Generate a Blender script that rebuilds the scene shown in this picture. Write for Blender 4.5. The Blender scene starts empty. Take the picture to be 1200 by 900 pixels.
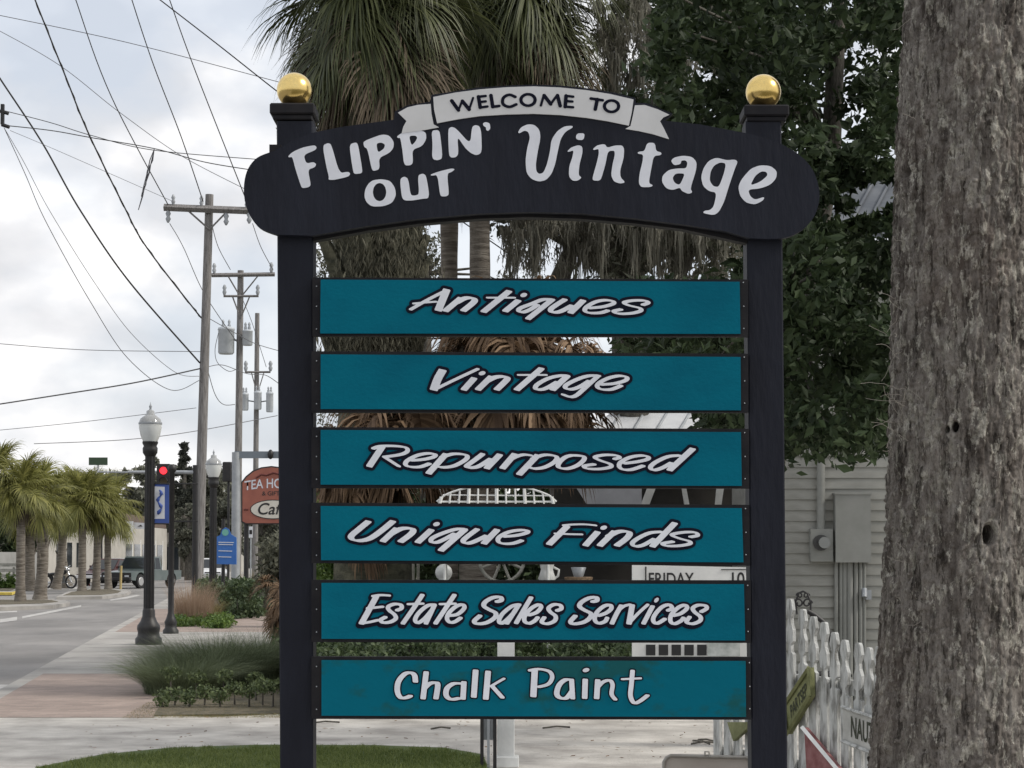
import bpy, math, random
import numpy as np
from mathutils import Vector, Matrix, Euler
random.seed(7); RNG = np.random.default_rng(7)
SC = bpy.context.scene
COL = SC.collection
R = math.radians

# ------------------------------------------------------------------ camera, sky, sun, exposure
FPX, CAMZ, PITCH, SHIFT = 2400.0, 1.6, R(2.75), 85.0
cd = bpy.data.cameras.new('camera'); cam = bpy.data.objects.new('camera', cd); COL.objects.link(cam)
cam.location = (0, 0, CAMZ); cam.rotation_euler = (R(90) + PITCH, 0, 0)
cd.sensor_width = 36; cd.lens = 72.0; cd.shift_y = SHIFT / 1200.0; cd.clip_end = 3000; cd.clip_start = 0.05
SC.camera = cam
SC.view_settings.view_transform = 'Standard'; SC.view_settings.look = 'None'
SC.view_settings.exposure = 0.42; SC.view_settings.gamma = 1

SUN_EL, SUN_AZ = 42.0, 99.0         # azimuth clockwise from +Y: the sun stands to the right, a little behind the camera
W = bpy.data.worlds.new("World"); SC.world = W; W.use_nodes = True
nt = W.node_tree; nd = nt.nodes; lk = nt.links; nd.clear()
out = nd.new('ShaderNodeOutputWorld'); bg = nd.new('ShaderNodeBackground'); bg.inputs['Strength'].default_value = 0.1
sky = nd.new('ShaderNodeTexSky'); sky.sky_type = 'NISHITA'; sky.sun_disc = False
sky.sun_elevation = R(SUN_EL); sky.sun_rotation = R(SUN_AZ); sky.air_density = 1.0; sky.dust_density = 2.5
tc = nd.new('ShaderNodeTexCoord'); mp = nd.new('ShaderNodeMapping'); mp.inputs['Scale'].default_value = (1, 1, 1.7)
mp.inputs['Location'].default_value = (0.37, 0.1, 0.22)
lk.new(tc.outputs['Generated'], mp.inputs['Vector'])
n1 = nd.new('ShaderNodeTexNoise'); n1.inputs['Scale'].default_value = 5.5; n1.inputs['Detail'].default_value = 7; n1.inputs['Roughness'].default_value = 0.5
n1.inputs['Distortion'].default_value = 0.0
lk.new(mp.outputs['Vector'], n1.inputs['Vector'])
n2 = nd.new('ShaderNodeTexNoise'); n2.inputs['Scale'].default_value = 13.0; n2.inputs['Detail'].default_value = 9; n2.inputs['Distortion'].default_value = 0.0; n2.inputs['Roughness'].default_value = 0.45
lk.new(mp.outputs['Vector'], n2.inputs['Vector'])
r1 = nd.new('ShaderNodeValToRGB'); r1.color_ramp.elements[0].position = 0.42; r1.color_ramp.elements[1].position = 0.56
r1.color_ramp.elements[0].color = (.45, .45, .45, 1)
lk.new(n1.outputs['Fac'], r1.inputs['Fac'])
r2 = nd.new('ShaderNodeValToRGB'); cr = r2.color_ramp
cr.elements[0].position = 0.38; cr.elements[0].color = (6.0, 6.05, 6.25, 1)
cr.elements[1].position = 0.62; cr.elements[1].color = (9.4, 9.2, 9.0, 1)
e = cr.elements.new(0.48); e.color = (7.0, 7.0, 7.15, 1)
lk.new(n2.outputs['Fac'], r2.inputs['Fac'])
hs = nd.new('ShaderNodeMixRGB'); hs.inputs['Fac'].default_value = 0.55; hs.inputs['Color2'].default_value = (5.7, 6.4, 7.5, 1)
lk.new(sky.outputs['Color'], hs.inputs['Color1'])
mx = nd.new('ShaderNodeMixRGB')
lk.new(r1.outputs['Color'], mx.inputs['Fac']); lk.new(hs.outputs['Color'], mx.inputs['Color1']); lk.new(r2.outputs['Color'], mx.inputs['Color2'])
lk.new(mx.outputs['Color'], bg.inputs['Color']); lk.new(bg.outputs['Background'], out.inputs['Surface'])

sl = bpy.data.lights.new('sun', 'SUN'); sl.energy = 1.9; sl.angle = R(14); sl.color = (1.0, .94, .85)
so = bpy.data.objects.new('sun', sl); COL.objects.link(so)
az, el = R(SUN_AZ), R(SUN_EL)
sd = Vector((math.sin(az) * math.cos(el), math.cos(az) * math.cos(el), math.sin(el)))
so.rotation_euler = (-sd).to_track_quat('-Z', 'Y').to_euler()

# ------------------------------------------------------------------ surveying: a direction seen in the photograph + a distance gives a place
def w(px, py, Y):
    u = (px - 600) / FPX; v = -(py - 450 - SHIFT) / FPX
    dy = math.cos(PITCH) - v * math.sin(PITCH); dz = math.sin(PITCH) + v * math.cos(PITCH)
    k = Y / dy
    return Vector((u * k, Y, CAMZ + dz * k))
def G(px, py, z=0.0):
    a = w(px, py, 1.0)
    k = (z - CAMZ) / (a.z - CAMZ)
    return Vector((a.x * k, k, z))
def sc(Y): return Y / FPX            # metres per photo pixel at distance Y

# ------------------------------------------------------------------ materials
MATS = {}
def pm(name, c1, c2=None, scale=5, rough=.7, bump=0, stretch=(1, 1, 1), metal=0, detail=6, spec=.5, lo=.35, hi=.65, c3=None, bscale=None, trans=0, emit=0):
    m = bpy.data.materials.new(name); m.use_nodes = True; MATS[name] = m
    t = m.node_tree; N = t.nodes; L = t.links
    b = N['Principled BSDF']; b.inputs['Roughness'].default_value = rough; b.inputs['Metallic'].default_value = metal
    b.inputs['Specular IOR Level'].default_value = spec
    b.inputs['Base Color'].default_value = (*c1, 1)
    if trans: b.inputs['Transmission Weight'].default_value = trans
    if emit:
        b.inputs['Emission Color'].default_value = (*c1, 1); b.inputs['Emission Strength'].default_value = emit
    if c2 or bump:
        tc = N.new('ShaderNodeTexCoord'); mp = N.new('ShaderNodeMapping'); mp.inputs['Scale'].default_value = stretch
        L.new(tc.outputs['Object'], mp.inputs['Vector'])
        nz = N.new('ShaderNodeTexNoise'); nz.inputs['Scale'].default_value = scale; nz.inputs['Detail'].default_value = detail; nz.inputs['Roughness'].default_value = .6
        L.new(mp.outputs['Vector'], nz.inputs['Vector'])
        if c2:
            rp = N.new('ShaderNodeValToRGB'); rp.color_ramp.elements[0].position = lo; rp.color_ramp.elements[1].position = hi
            rp.color_ramp.elements[0].color = (*c1, 1); rp.color_ramp.elements[1].color = (*c2, 1)
            if c3:
                ee = rp.color_ramp.elements.new((lo + hi) / 2); ee.color = (*c3, 1)
            L.new(nz.outputs['Fac'], rp.inputs['Fac']); L.new(rp.outputs['Color'], b.inputs['Base Color'])
        if bump:
            nb = N.new('ShaderNodeTexNoise'); nb.inputs['Scale'].default_value = bscale or scale * 3; nb.inputs['Detail'].default_value = 8
            L.new(mp.outputs['Vector'], nb.inputs['Vector'])
            bp = N.new('ShaderNodeBump'); bp.inputs['Strength'].default_value = bump; bp.inputs['Distance'].default_value = .02
            L.new(nb.outputs['Fac'], bp.inputs['Height']); L.new(bp.outputs['Normal'], b.inputs['Normal'])
    return m
def leafmat(name, c1, c2, scale=1.5, rough=.55, trans=.25, per=True):
    """leaf: colour differs from leaf to leaf (island random) and over the crown (noise); some light passes through"""
    m = bpy.data.materials.new(name); m.use_nodes = True; MATS[name] = m
    t = m.node_tree; N = t.nodes; L = t.links; b = N['Principled BSDF']; b.inputs['Roughness'].default_value = rough
    g = N.new('ShaderNodeNewGeometry'); tc = N.new('ShaderNodeTexCoord'); nz = N.new('ShaderNodeTexNoise'); nz.inputs['Scale'].default_value = scale
    L.new(tc.outputs['Object'], nz.inputs['Vector'])
    ad = N.new('ShaderNodeMath'); ad.operation = 'ADD'; L.new(g.outputs['Random Per Island'], ad.inputs[0]); L.new(nz.outputs['Fac'], ad.inputs[1])
    ml = N.new('ShaderNodeMath'); ml.operation = 'MULTIPLY'; ml.inputs[1].default_value = .5; L.new(ad.outputs[0], ml.inputs[0])
    rp = N.new('ShaderNodeValToRGB'); rp.color_ramp.elements[0].position = .25; rp.color_ramp.elements[1].position = .8
    rp.color_ramp.elements[0].color = (*c1, 1); rp.color_ramp.elements[1].color = (*c2, 1)
    L.new(ml.outputs[0], rp.inputs['Fac']); L.new(rp.outputs['Color'], b.inputs['Base Color'])
    tr = N.new('ShaderNodeBsdfTranslucent'); L.new(rp.outputs['Color'], tr.inputs['Color'])
    mix = N.new('ShaderNodeMixShader'); mix.inputs[0].default_value = trans
    L.new(b.outputs[0], mix.inputs[1]); L.new(tr.outputs[0], mix.inputs[2]); L.new(mix.outputs[0], N['Material Output'].inputs['Surface'])
    return m
NAVY = pm('navy_paint', (.005, .006, .012), (.010, .012, .021), 5, .55, .25, (1, 1, .25), spec=.2, bscale=40)
NAVYD = pm('black_edge', (.006, .006, .009), (.014, .013, .015), 9, .6, .1, spec=.2)
TEAL = pm('teal_paint', (.0, .092, .145), (.0, .118, .176), 2.2, .6, .08, (1, 1, 1.6), detail=9, spec=.07, c3=(.0, .108, .165), bscale=60)
TEALS = pm('teal_paint_stained', (.008, .078, .088), (.0, .106, .16), 4.5, .6, .1, (1, 1, 1.4), detail=6, spec=.07, lo=.40, hi=.50)
LETW = pm('letter_white', (.58, .60, .66), (.67, .69, .75), 9, .6, spec=.2)
LETO = pm('letter_navy', (.002, .003, .012), None, rough=.6, spec=.12)
BANN = pm('banner_white', (.50, .505, .515), (.58, .585, .60), 4, .6, spec=.3)
GOLD = pm('gold_metal', (.80, .60, .24), (.70, .50, .17), 6, .22, .05, metal=1)
BLACK = pm('black_iron', (.008, .008, .010), (.018, .017, .017), 12, .5)
ASPH = pm('asphalt', (.15, .145, .14), (.26, .25, .24), .5, .9, .3, (1, .35, 1), bscale=60, detail=12)
CONC = pm('concrete', (.24, .23, .215), (.39, .375, .35), .9, .9, .2, bscale=40, detail=10)
GRAV = pm('gravel_concrete', (.33, .31, .285), (.60, .575, .53), 1.6, .95, .6, bscale=45, detail=12)
EARTH = pm('earth', (.07, .075, .035), (.13, .11, .07), 1.2, .95, .4, detail=10)
SOIL = pm('mulch', (.06, .055, .035), (.15, .125, .085), 9, .95, .7, detail=10)
LAWN = pm('lawn_soil', (.05, .08, .02), (.09, .12, .035), 4, .95, .5, detail=9)
WHITEP = pm('white_marking', (.30, .295, .285), (.52, .51, .49), 3, .85)
WPAINT = pm('white_paint', (.62, .63, .62), (.78, .79, .77), 5, .55, .15)
YELLOW = pm('yellow_paint', (.55, .42, .05), (.65, .5, .1), 4, .7)
TREEG = pm('wood_pole', (.12, .113, .108), (.25, .24, .235), 4, .9, .5, (6, 6, .6))
STEEL = pm('grey_steel', (.28, .30, .32), (.36, .38, .40), 5, .5, metal=.2)
CAN = pm('transformer_grey', (.40, .43, .46), (.5, .53, .56), 3, .5)
WIRE = pm('cable', (.02, .02, .022), None, rough=.7)
WIREG = pm('grey_cable', (.10, .10, .11), None, rough=.7)
PALMT = pm('palm_trunk_bark', (.09, .075, .06), (.24, .215, .18), 3, .95, .9, (1.2, 1.2, 9), bscale=8)
PALMM = pm('mossy_trunk_bark', (.03, .033, .022), (.13, .125, .085), 5, .95, 1, (1, 1, 1.6), bscale=14)
OAKB = pm('oak_bark', (.05, .045, .038), (.14, .13, .11), 6, .95, .8, (3, 3, 1))
PALML = leafmat('palm_leaf', (.034, .045, .015), (.12, .135, .05), 2)
PALMY = leafmat('palm_leaf_yellow', (.12, .13, .03), (.36, .35, .11), 1.2, trans=.4)
DEADF = leafmat('dead_frond', (.09, .055, .032), (.30, .20, .12), 2, .8, .2)
DEADG = leafmat('dead_frond_grey', (.05, .038, .025), (.16, .125, .085), 2, .85, .15)
EVERG = leafmat('evergreen_leaf', (.015, .027, .011), (.060, .088, .038), 1.3, .6, .2); EVERG.node_tree.nodes['Principled BSDF'].inputs['Specular IOR Level'].default_value = .28
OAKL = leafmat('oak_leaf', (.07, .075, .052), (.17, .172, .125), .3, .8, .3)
OAKF = leafmat('haze_tinted_oak_leaf', (.10, .105, .08), (.22, .225, .175), .3, .8, .35)  # distance haze painted into the colour: far leaves paler than the near oak's
OAKD = leafmat('conifer_needles', (.03, .035, .028), (.06, .065, .05), .4, .8, .1)
DARKV = leafmat('vine_leaf', (.05, .05, .035), (.19, .18, .13), 2.5, .9, .2)
MOSS = leafmat('spanish_moss', (.12, .115, .09), (.30, .29, .24), 1.5, .9, .35)
SHRUB = leafmat('shrub_leaf', (.035, .06, .025), (.10, .14, .06), 2, .6)
BLUEG = leafmat('bunch_grass', (.07, .095, .05), (.28, .33, .19), 2, .7)
PINKG = leafmat('muhly_grass', (.27, .19, .13), (.48, .36, .27), 2, .8, .4)
TANG = leafmat('tan_grass', (.18, .15, .06), (.34, .28, .14), 2, .8, .4)
GROUNDM = leafmat('weed_leaf', (.05, .075, .03), (.15, .19, .08), 3, .7, .3)
GROUNDC = leafmat('ground_cover', (.05, .10, .02), (.16, .24, .05), 3, .6, .3)
GRASSB = leafmat('lawn_blade', (.07, .105, .02), (.23, .27, .085), 1.1, .8, .35)

# ------------------------------------------------------------------ object helpers
def wl(o):
    v = Vector((0, 0, 0))
    while o is not None: v += o.location; o = o.parent
    return v
def tagit(o, label=None, cat=None, group=None, kind=None):
    if label: o['label'] = label
    if cat: o['category'] = cat
    if group: o['group'] = group
    if kind: o['kind'] = kind
    return o
def thing(name, label, cat, loc=(0, 0, 0), group=None, rotz=0):
    o = bpy.data.objects.new(name, None); COL.objects.link(o); o.location = loc; o.rotation_euler = (0, 0, rotz)
    o.empty_display_size = .2
    return tagit(o, label, cat, group)
def link_mesh(name, me, mat, parent, loc=None, label=None, kind=None):
    o = bpy.data.objects.new(name, me); COL.objects.link(o)
    if mat is not None and not me.materials: me.materials.append(mat)
    if parent is not None: o.parent = parent
    if loc is not None: o.location = loc
    return tagit(o, label, kind=kind)
class MB:
    def __init__(s): s.v = []; s.f = []; s.sm = []
    def add(s, vs, fs, smooth=False):
        b = len(s.v); s.v += [tuple(v) for v in vs]; s.f += [tuple(i + b for i in f) for f in fs]; s.sm += [smooth] * len(fs); return s
    def box(s, c, d, rot=None):
        c = Vector(c); M = rot or Matrix.Identity(3); vs = []
        for z in (-.5, .5):
            for x, y in ((-.5, -.5), (.5, -.5), (.5, .5), (-.5, .5)): vs.append(c + M @ Vector((x * d[0], y * d[1], z * d[2])))
        return s.add(vs, [(3, 2, 1, 0), (4, 5, 6, 7), (0, 1, 5, 4), (1, 2, 6, 5), (2, 3, 7, 6), (3, 0, 4, 7)])
    def bbox(s, c, d, b=.006, rot=None):
        """box with chamfered vertical and horizontal edges"""
        c = Vector(c); M = rot or Matrix.Identity(3); x, y, z = d[0] / 2, d[1] / 2, d[2] / 2
        b = min(b, x * .45, y * .45, z * .45); vs = []; idx = {}
        import itertools
        for sx, sy, sz in itertools.product((-1, 1), repeat=3):
            for k in range(3):
                p = [sx * (x - b), sy * (y - b), sz * (z - b)]; p[k] = (sx * x, sy * y, sz * z)[k]
                idx[(sx, sy, sz, k)] = len(vs); vs.append(c + M @ Vector(p))
        fs = []
        for k in range(3):
            a, b2 = [(1, 2), (2, 0), (0, 1)][k]
            for sg in (-1, 1):
                q = []
                for u, v in ((-1, -1), (1, -1), (1, 1), (-1, 1)):
                    t = [0, 0, 0]; t[k] = sg; t[a] = u; t[b2] = v; q.append(idx[(*t, k)])
                fs.append(tuple(q if sg > 0 else q[::-1]))
        for k in range(3):
            a, b2 = [(1, 2), (2, 0), (0, 1)][k]
            for u, v in itertools.product((-1, 1), repeat=2):
                t0 = [0, 0, 0]; t1 = [0, 0, 0]; t0[k] = -1; t1[k] = 1
                for t in (t0, t1): t[a] = u; t[b2] = v
                fs.append((idx[(*t0, a)], idx[(*t1, a)], idx[(*t1, b2)], idx[(*t0, b2)]))
        for sx, sy, sz in itertools.product((-1, 1), repeat=3): fs.append(tuple(idx[(sx, sy, sz, k)] for k in range(3)))
        return s.add(vs, fs)
    def tube(s, pts, rad, n=8, cap=True, smooth=True):
        pts = [Vector(p) for p in pts]; m = len(pts)
        if not hasattr(rad, '__len__'): rad = [rad] * m
        up = Vector((0, 0, 1)); vs = []
        d0 = (pts[1] - pts[0]).normalized()
        a = d0.cross(up)
        if a.length < .05: a = d0.cross(Vector((1, 0, 0)))
        a.normalize()
        for i in range(m):
            d = (pts[min(i + 1, m - 1)] - pts[max(i - 1, 0)]).normalized()
            a = (a - d * a.dot(d)).normalized(); b = d.cross(a)
            for k in range(n):
                t = 2 * math.pi * k / n; vs.append(pts[i] + (a * math.cos(t) + b * math.sin(t)) * rad[i])
        fs = [(i * n + k, i * n + (k + 1) % n, (i + 1) * n + (k + 1) % n, (i + 1) * n + k) for i in range(m - 1) for k in range(n)]
        s.add(vs, fs, smooth)
        if cap: s.add([vs[k] for k in range(n)][::-1], [tuple(range(n))]); s.add(vs[-n:], [tuple(range(n))])
        return s
    def lathe(s, prof, c, n=20, smooth=True):
        c = Vector(c); vs = []
        for r, z in prof:
            for k in range(n):
                t = 2 * math.pi * k / n; vs.append(c + Vector((r * math.cos(t), r * math.sin(t), z)))
        m = len(prof)
        fs = [(i * n + k, i * n + (k + 1) % n, (i + 1) * n + (k + 1) % n, (i + 1) * n + k) for i in range(m - 1) for k in range(n)]
        s.add(vs, fs, smooth); s.add(vs[:n][::-1], [tuple(range(n))]); s.add(vs[-n:], [tuple(range(n))]); return s
    def prism(s, pts, dv):
        pts = [Vector(p) for p in pts]; dv = Vector(dv); n = len(pts)
        return s.add(pts + [p + dv for p in pts], [tuple(range(n)), tuple(range(2 * n - 1, n - 1, -1))] + [(i, i + n, (i + 1) % n + n, (i + 1) % n) for i in range(n)])
    def sphere(s, c, r, n=16, m=10, sx=1, sy=1, sz=1):
        c = Vector(c); vs = []; fs = []
        for i in range(m + 1):
            a = math.pi * i / m
            for k in range(n):
                t = 2 * math.pi * k / n
                vs.append(c + Vector((r * sx * math.sin(a) * math.cos(t), r * sy * math.sin(a) * math.sin(t), r * sz * math.cos(a))))
        for i in range(m):
            for k in range(n): fs.append((i * n + k, (i + 1) * n + k, (i + 1) * n + (k + 1) % n, i * n + (k + 1) % n))
        return s.add(vs, fs, True)
    def build(s, name, mat, parent=None, label=None, kind=None, local=False, base=None, fix=True):
        off = Vector((0, 0, 0)) if local else (wl(parent) if parent is not None else Vector(base or (0, 0, 0)))
        me = bpy.data.meshes.new(name); me.from_pydata([tuple(Vector(v) - off) for v in s.v], [], s.f)
        me.polygons.foreach_set('use_smooth', s.sm)
        if fix:
            import bmesh
            bm = bmesh.new(); bm.from_mesh(me); bmesh.ops.recalc_face_normals(bm, faces=bm.faces); bm.to_mesh(me); bm.free()
        o = link_mesh(name, me, mat, parent, label=label, kind=kind)
        if parent is None: o.location = off
        return o
def np_mesh(name, V, F, mat, parent=None, off=(0, 0, 0), kind=None, label=None, smooth=False):
    """V (n,3), F (m,k) arrays"""
    V = np.asarray(V, np.float32) - np.array(off, np.float32); F = np.asarray(F, np.int32); k = F.shape[1]
    me = bpy.data.meshes.new(name)
    me.vertices.add(len(V)); me.vertices.foreach_set('co', V.ravel())
    me.loops.add(F.size); me.loops.foreach_set('vertex_index', F.ravel())
    me.polygons.add(len(F)); me.polygons.foreach_set('loop_start', np.arange(0, F.size, k, dtype=np.int32))
    me.polygons.foreach_set('loop_total', np.full(len(F), k, np.int32))
    me.polygons.foreach_set('use_smooth', np.full(len(F), smooth))
    me.update(calc_edges=True)
    return link_mesh(name, me, mat, parent, kind=kind, label=label)
def dup(root, loc=None, rotz=None, label=None, scale=None):
    def cp(o, parent):
        c = o.copy(); COL.objects.link(c); c.parent = parent
        for ch in list(o.children): cp(ch, c)
        return c
    r = cp(root, None)
    if loc is not None: r.location = loc
    if rotz is not None: r.rotation_euler = (0, 0, rotz)
    if scale: r.scale = (scale,) * 3
    if label: r['label'] = label
    return r
def text_mesh(name, body, size, mat, parent, origin, xdir=(1, 0, 0), zdir=(0, 0, 1), sx=1.0, align='CENTER', shear=0, bend=None):
    cu = bpy.data.curves.new('t', 'FONT'); cu.body = body; cu.size = size; cu.align_x = align; cu.align_y = 'CENTER'; cu.shear = shear; cu.offset = size * .012
    ob = bpy.data.objects.new('t', cu); COL.objects.link(ob)
    dg = bpy.context.evaluated_depsgraph_get(); me = bpy.data.meshes.new_from_object(ob.evaluated_get(dg))
    bpy.data.objects.remove(ob); X = Vector(xdir); Z = Vector(zdir); off = wl(parent)
    for v in me.vertices:
        x, y = v.co.x * sx, v.co.y
        if bend: y -= (x * x) * bend
        v.co = Vector(origin) + X * x + Z * y - off
    me.name = name
    return link_mesh(name, me, mat, parent)

# ------------------------------------------------------------------ lettering engine: signed distance of brush strokes -> clean contour
def catmull(P, sub=5, closed=False):
    P = [np.array(p, float) for p in P]
    if len(P) == 2: return P
    n = len(P); out = []
    rng = range(n if closed else n - 1)
    for i in rng:
        if closed: a, b, c, d = P[(i - 1) % n], P[i], P[(i + 1) % n], P[(i + 2) % n]
        else: a, b, c, d = P[max(i - 1, 0)], P[i], P[i + 1], P[min(i + 2, n - 1)]
        for k in range(sub):
            t = k / sub
            out.append(.5 * ((2 * b) + (-a + c) * t + (2 * a - 5 * b + 4 * c - d) * t * t + (-a + 3 * b - 3 * c + d) * t ** 3))
    out.append(P[0] if closed else P[-1])
    return out
def chaikin(P, it=2):
    P = [np.array(p, float) for p in P]
    for _ in range(it):
        Q = []
        for i in range(len(P)):
            a, b = P[i], P[(i + 1) % len(P)]; Q += [a * .8 + b * .2, a * .2 + b * .8]
        P = Q
    return P
class Letters:
    def __init__(s, x0, y0, x1, y1, h=.55):
        s.xs = np.arange(x0, x1, h); s.ys = np.arange(y0, y1, h); s.h = h; s.x0 = x0; s.y0 = y0
        s.D = np.full((len(s.ys), len(s.xs)), 50.0)
    def loops(s, loops, grow=0.0, reach=7.0):
        A = np.concatenate([np.array(l) for l in loops]); lo = A.min(0) - reach - grow; hi = A.max(0) + reach + grow
        i0, i1 = max(0, int((lo[0] - s.x0) / s.h)), min(len(s.xs), int((hi[0] - s.x0) / s.h) + 2)
        j0, j1 = max(0, int((lo[1] - s.y0) / s.h)), min(len(s.ys), int((hi[1] - s.y0) / s.h) + 2)
        if i1 <= i0 or j1 <= j0: return
        X, Y = np.meshgrid(s.xs[i0:i1], s.ys[j0:j1]); d = np.full(X.shape, 1e9); ins = np.zeros(X.shape, bool)
        for l in loops:
            l = np.array(l); n = len(l)
            for k in range(n):
                a = l[k]; b = l[(k + 1) % n]; e = b - a; ee = e @ e
                t = np.clip(((X - a[0]) * e[0] + (Y - a[1]) * e[1]) / (ee + 1e-9), 0, 1)
                d = np.minimum(d, (X - a[0] - t * e[0]) ** 2 + (Y - a[1] - t * e[1]) ** 2)
                if abs(e[1]) > 1e-9:
                    c = ((a[1] > Y) != (b[1] > Y)) & (X < (b[0] - a[0]) * (Y - a[1]) / e[1] + a[0]); ins ^= c
        d = np.sqrt(d); d[ins] *= -1
        s.D[j0:j1, i0:i1] = np.minimum(s.D[j0:j1, i0:i1], d - grow)
    def stroke(s, pts, wd, t, ang=12, closed=False):
        P = catmull(pts, 4, closed); n = np.array([math.cos(R(ang)), math.sin(R(ang))]) * wd
        for a, b in zip(P[:-1], P[1:]): s.loops([[a - n, b - n, b + n, a + n]], t)
    def dot(s, p, rx, ry, sl=0):
        s.loops([[(p[0] + rx * math.cos(k * .5236) - sl * ry * math.sin(k * .5236), p[1] + ry * math.sin(k * .5236)) for k in range(12)]], .3)
    def mesh(s, name, off, mat, parent, yplane, dshift=None):
        D = s.D - off
        if dshift:
            k, l = int(round(dshift[0] / s.h)), int(round(dshift[1] / s.h)); D = np.minimum(D, np.roll(np.roll(D, k, 1), l, 0))
        ins = D < 0; V = []; F = []
        full = ins[:-1, :-1] & ins[1:, :-1] & ins[:-1, 1:] & ins[1:, 1:]
        anyc = ins[:-1, :-1] | ins[1:, :-1] | ins[:-1, 1:] | ins[1:, 1:]
        P = lambda i, j: (s.xs[i], s.ys[j])
        for j in range(full.shape[0]):
            row = full[j]; i = 0; ids = np.flatnonzero(row)
            if len(ids):
                cuts = np.flatnonzero(np.diff(ids) > 1); st = np.r_[ids[0], ids[cuts + 1]]; en = np.r_[ids[cuts], ids[-1]]
                for a, b in zip(st, en):
                    n = len(V); V += [P(a, j), P(b + 1, j), P(b + 1, j + 1), P(a, j + 1)]; F.append((n, n + 1, n + 2, n + 3))
        for j, i in zip(*np.nonzero(anyc & ~full)):
            cs = [(i, j), (i + 1, j), (i + 1, j + 1), (i, j + 1)]; poly = []
            for k in range(4):
                a, b = cs[k], cs[(k + 1) % 4]; da, db = D[a[1], a[0]], D[b[1], b[0]]
                if da < 0: poly.append(P(*a))
                if (da < 0) != (db < 0):
                    t = da / (da - db); pa, pb = P(*a), P(*b); poly.append((pa[0] + (pb[0] - pa[0]) * t, pa[1] + (pb[1] - pa[1]) * t))
            if len(poly) > 2: n = len(V); V += poly; F.append(tuple(range(n, n + len(poly))))
        o = wl(parent); me = bpy.data.meshes.new(name)
        me.from_pydata([tuple(S(x, y, yplane) - o) for x, y in V], [], F)
        return link_mesh(name, me, mat, parent)
YS = 8.0
def S(px, py, dy=0.0):
    p = w(px, py, YS); p.y += dy; return p

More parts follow.
